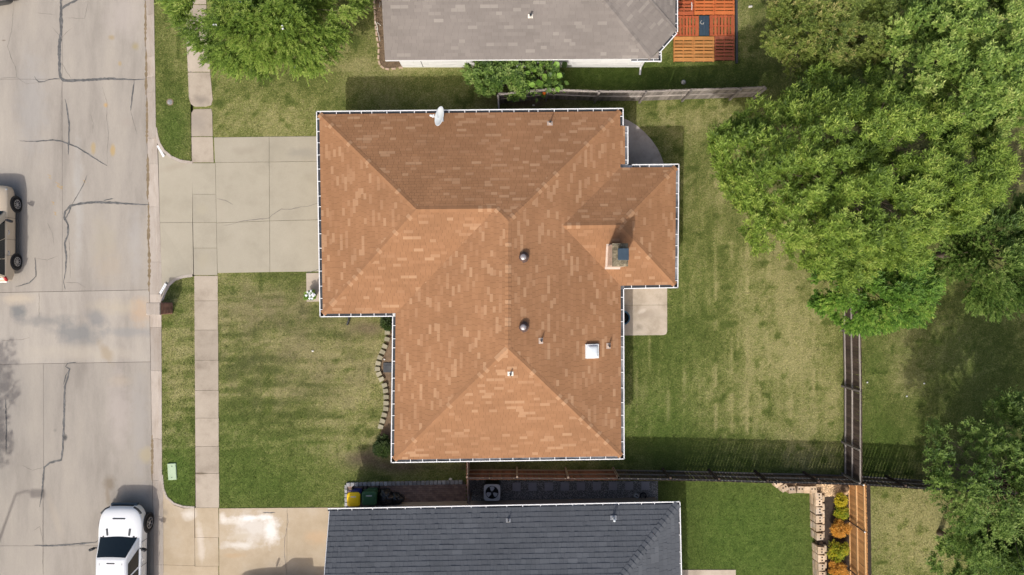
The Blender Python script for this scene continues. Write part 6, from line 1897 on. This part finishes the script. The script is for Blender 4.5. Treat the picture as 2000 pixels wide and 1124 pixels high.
# ---- shrubs
def shrub(label, px, py, z, radii, seed, mat_leaf, n=22, lobe_r=.16, twigs=26, leaves=9, ll=.07, lw=.022, tl=.10, name="shrub", zb=0.0, **kw):
    kw.setdefault('lump', .55)
    rs = np.random.RandomState(seed); c = W(px, py, z)
    root = thing(name, (c.x, c.y, zb), label, "shrub")
    arrs, lc, d = foliage(rs, (c.x, c.y, z), radii, n, lobe_r, twigs, leaves, ll, lw, tl, **kw)
    me = leaf_mesh("foliage", *arrs, mat_leaf); o = bpy.data.objects.new("foliage", me); COL.objects.link(o); attach(o, root)
    mb = MB()
    for i in range(0, len(lc), 2):
        e = Vector(lc[i]); b = Vector((c.x, c.y, zb - .02)); mb.tube([b, b.lerp(e, .5) + Vector((0, 0, .03)), e], [.014, .01, .004], 5)
    mb.build("stems", M["bark"], root)
    return root
sz = ZB + .34
shrub("small bright yellow shrub, topmost in the dark mulch bed", 1640, 976, sz, (.19, .19, .22), 21, M["leaf_yellow"], zb=ZB)
shrub("small olive-yellow shrub just below the topmost yellow shrub", 1642, 1000, sz - .1, (.15, .15, .18), 22, M["leaf_mixed"], zb=ZB)
shrub("amber shrub, upper of the two amber ones in the mulch bed", 1638, 1031, sz, (.30, .25, .25), 23, M["leaf_amber"], zb=ZB, ll=.09, lw=.016, n=30)
shrub("large green and yellow shrub between the two amber shrubs", 1638, 1075, sz, (.34, .30, .28), 24, M["leaf_mixed"], zb=ZB, n=34)
shrub("amber shrub at the bottom edge in the mulch bed", 1635, 1111, sz, (.30, .25, .25), 25, M["leaf_amber"], zb=ZB, ll=.09, lw=.016, n=30)
shrub("green shrub cut by the bottom edge below the lower amber shrub", 1633, 1132, sz, (.35, .3, .3), 26, M["leaf_fresh"], zb=ZB)
shrub("dark green shrub at the lower corner of the front bed", 748, 873, .3, (.30, .40, .30), 27, M["leaf_dark"], n=40, ll=.075, lw=.03)
shrub("dark shrub in the inner corner of the front bed under the gutters", 758, 631, .3, (.16, .22, .22), 28, M["leaf_dark"], ll=.075, lw=.03)
rs = np.random.RandomState(31)
arrs, lc, d = foliage(rs, (c0x := W(606, 577, .55).x, W(606, 577, .55).y, .55), (.25, .22, .14), 16, .07, 10, 7, .06, .03, .05)
me = leaf_mesh("leaves", *arrs, M["leaf_fresh"]); o = bpy.data.objects.new("leaves", me); COL.objects.link(o); attach(o, pot)
for i in range(22):
    t = rs.rand() * 6.28; rr = .24 * rs.rand() ** .5; q = W(606, 577, .62) + Vector((rr * math.cos(t), rr * math.sin(t), rs.uniform(-.02, .08) ))
    mb = MB(); mb.lathe([(.01, 0), (.05, .015), (.06, .03), (.025, .035), (.005, .025)], 8, Matrix.Translation(q)); mb.build("flower", M["petal_white"], pot)

# the big-leaved shrub leaning over the grey fence: large leaves one by one
bs_c = W(1012, 150, 1.6)
bl = thing("broadleaf_shrub", (bs_c.x, bs_c.y, 0), "tall broad-leaved shrub growing over the left end of the grey fence", "shrub")
rs = np.random.RandomState(41)
arrs, lc, d = foliage(rs, (W(975, 148, 1.5).x, bs_c.y, 1.5), (1.35, .70, .75), 48, .30, 14, 9, .16, .075, .16, lump=.6)
me = leaf_mesh("foliage", *arrs, M["leaf_deep"]); o = bpy.data.objects.new("foliage", me); COL.objects.link(o); attach(o, bl)
arrs, lc2, d2 = foliage(rs, (W(1050, 150, 1.5).x, W(1050, 150, 1.5).y, 1.5), (1.1, .7, .7), 40, .3, 8, 6, .12, .06, .14, lump=.35)
me = leaf_mesh("foliage", *arrs, M["leaf_deep"]); o = bpy.data.objects.new("foliage", me); COL.objects.link(o); attach(o, bl)
leafs = []
for t in (.1, .3, .55, .62):
    mb = MB(); V = [(0, 0, 0)]; N_ = 6
    prof = [(.12, .08), (.3, .14), (.5, .155), (.72, .11), (.9, .045), (1.0, 0.0)]
    Lv = [(x * .36, w, .03 - .09 * x * x) for x, w in prof]; Rv = [(x * .36, -w, .03 - .09 * x * x) for x, w in prof]; Cv = [(x * .36, 0, -.09 * x * x) for x, w in prof]
    V = [(0, 0, 0)] + Lv + Rv + Cv
    F = [(0, 13, 1), (0, 7, 13)]
    for i in range(5):
        F += [(1 + i, 13 + i, 14 + i, 2 + i), (13 + i, 7 + i, 8 + i, 14 + i)]
    mb.add(V, F, t); me = mb.mesh("leaf"); me.materials.append(M["leaf_deep"] if t < .5 else M["leaf_fresh"]); leafs.append(me)
for i in range(70):
    q = W(rs.uniform(1030, 1106), rs.uniform(122, 176), 1.7); q.z = rs.uniform(1.0, 2.3)
    m4 = Matrix.Translation(q) @ Matrix.Rotation(rs.uniform(0, 6.28), 4, 'Z') @ Matrix.Rotation(rs.uniform(-.2, .7), 4, 'Y') @ Matrix.Rotation(rs.uniform(-.4, .4), 4, 'X') @ Matrix.Scale(rs.uniform(.7, 1.15), 4)
    put("leaf", leafs[rs.randint(4)], m4, bl)
mb = MB()
for i in range(26):
    b = Vector((bs_c.x + rs.uniform(-1.2, 1.8), bs_c.y + rs.uniform(-.2, .4), 0)); e = Vector((b.x + rs.uniform(-.5, .5), b.y + rs.uniform(-.6, .6), rs.uniform(1.4, 2.4)))
    mb.tube([b, b.lerp(e, .5) + Vector((rs.uniform(-.15, .15), 0, 0)), e], [.03, .022, .008], 6)
mb.build("stems", M["twig_pale"], bl)

# ================================================================== GRASS
def grass_blades(name, region, density, seed, excl, ln=.075, wd=.015):
    rs = np.random.RandomState(seed)
    xs = [p[0] for p in region]; ys = [p[1] for p in region]
    n = int((max(xs) - min(xs)) * (max(ys) - min(ys)) * density)
    x = rs.uniform(min(xs), max(xs), n); y = rs.uniform(min(ys), max(ys), n)
    ok = in_poly(x, y, region)
    for e in excl: ok &= ~in_poly(x, y, e)
    x = x[ok]; y = y[ok]
    d, l, b = lawn_fields(x, y)
    keep = rs.rand(len(x)) > b * 1.1
    x = x[keep]; y = y[keep]; n = len(x)
    # tufts: clumped height and lean
    hh = ln * (0.5 + 1.1 * fbm(x * 4 + 3, y * 4 + 8, 3)) * rs.uniform(.6, 1.4, n)
    a = rs.uniform(0, 6.283, n) ; lean_a = fbm(x * 1.3, y * 1.3, 2) * 12 + rs.normal(size=n) * .9
    lean = rs.uniform(.3, 1.5, n)
    dx = np.cos(lean_a) * np.sin(lean) * hh; dy = np.sin(lean_a) * np.sin(lean) * hh; dz = np.cos(lean) * hh + .008
    w = wd * rs.uniform(.6, 1.4, n) * .5
    sx = np.cos(a) * w; sy = np.sin(a) * w
    V = np.empty((n, 3, 3), np.float32)
    V[:, 0] = np.stack([x - sx, y - sy, np.zeros(n)], 1); V[:, 1] = np.stack([x + sx, y + sy, np.zeros(n)], 1); V[:, 2] = np.stack([x + dx, y + dy, dz], 1)
    me = bpy.data.meshes.new(name)
    me.vertices.add(3 * n); me.vertices.foreach_set("co", V.ravel())
    me.loops.add(3 * n); me.loops.foreach_set("vertex_index", np.arange(3 * n, dtype=np.int32))
    me.polygons.add(n); me.polygons.foreach_set("loop_start", np.arange(n, dtype=np.int32) * 3)
    at = me.attributes.new("tint", 'FLOAT', 'FACE'); at.data.foreach_set("value", rs.rand(n).astype(np.float32))
    set_lawn_attr(me, x, y, 'FACE')
    me.materials.append(blade_m)
    me.update(calc_edges=True)
    o = bpy.data.objects.new(name, me); COL.objects.link(o)
    return tag(o, kind="stuff")
P_ = lambda pts, z=0.0: [W2(px, py, z) for px, py in pts]
inner = lambda pts: pts
house_fp = [(p.x, p.y) for p in LP]
excl = [house_fp, P_([(300, 270), (352, 312), (430, 316), (432, 540), (352, 544), (300, 590)]), P_([(356, -170), (408, -170), (413, 60), (418, 320), (424, 540), (431, 1300), (380, 1300), (376, 320), (362, 60)]), P_([(417, 267), (700, 265), (700, 531), (424, 535)]), P_([(597, 533), (690, 530), (690, 589), (599, 591)]),
        P_([(427, 992), (700, 990), (700, 1300), (427, 1300)]), P_([(640, 996), (1329, 982), (1334, 1300), (630, 1300)]), P_([(1190, 540), (1303, 540), (1303, 656), (1190, 657)]),
        P_([(1195, 226), (1212, 228), (1228, 235), (1243, 244), (1258, 257), (1273, 272), (1285, 289), (1293, 306), (1299, 325), (1298, 335), (1195, 335)]), P_([(1300, 1112), (1438, 1112), (1438, 1300), (1300, 1300)]),
        P_([(733, -170), (735, 30), (737, 70), (742, 100), (741, 122), (747, 131), (758, 134), (778, 132), (800, 128), (1290, 128), (1322, 70), (1322, -170)]), P_([(768, 618), (750, 622), (757, 640), (757, 660), (752, 678), (744, 700), (742, 722), (748, 742), (754, 765), (754, 800), (748, 830), (742, 850), (744, 880), (800, 885)]),
        P_([(675, 944), (1286, 939), (1286, 1000), (675, 1004)]), P_([(1316, -170), (1438, -170), (1438, 119), (1316, 122)]), P_([(1586, 962), (1662, 940), (1704, 945), (1704, 1300), (1586, 1300)]), P_([(1512, 936), (1535, 962), (1590, 966), (1600, 930)])]
reg = P_([(364, -20), (380, 1140), (2010, 1140), (2010, -20)])
grass_blades("grass", reg, 520, 51, excl)
grass_blades("grass", P_(vn_px), 700, 52, [])
grass_blades("grass", P_(vs_px), 700, 53, [])

# brick edging of the bed by the white house
be = thing("brick_edging", W(740, 110), "thin tan brick edging round the bed at the white house corner", "garden edging")
mb = MB(); mb.box((0, 0, 0), (.2, .09, .07)); bme = mb.mesh("brick"); bme.materials.append(M["buff_brick"])
epts = [(730, -10), (732, 20), (733.5, 50), (736, 72), (740, 95), (739, 118), (743, 129), (751, 135), (762, 136.5), (776, 134), (790, 132)]
for i in range(len(epts) - 1):
    a = Vector(W2(*epts[i])); b = Vector(W2(*epts[i + 1])); L = (b - a).length; k = max(1, int(L / .21))
    for j in range(k):
        c = a.lerp(b, (j + .5) / k); put("brick", bme, Matrix.Translation((c.x, c.y, .03)) @ Matrix.Rotation(math.atan2((b - a).y, (b - a).x) + random.uniform(-.1, .1), 4, 'Z'), be)
# bare branches in that bed
mb = MB()
for (x, y, x2, y2) in ((737, 45, 743, 50), (735, 55, 742, 80), (738, 60, 733, 42), (742, 5, 741, 14)):
    mb.tube([W(x, y, .05), W((x + x2) / 2 + 1, (y + y2) / 2, .15), W(x2, y2, .3)], .018, 6)
tag(mb.build("fallen_branch", M["pale_stone"]), "pale broken branches lying in the bed left of the taupe roof", "branch")
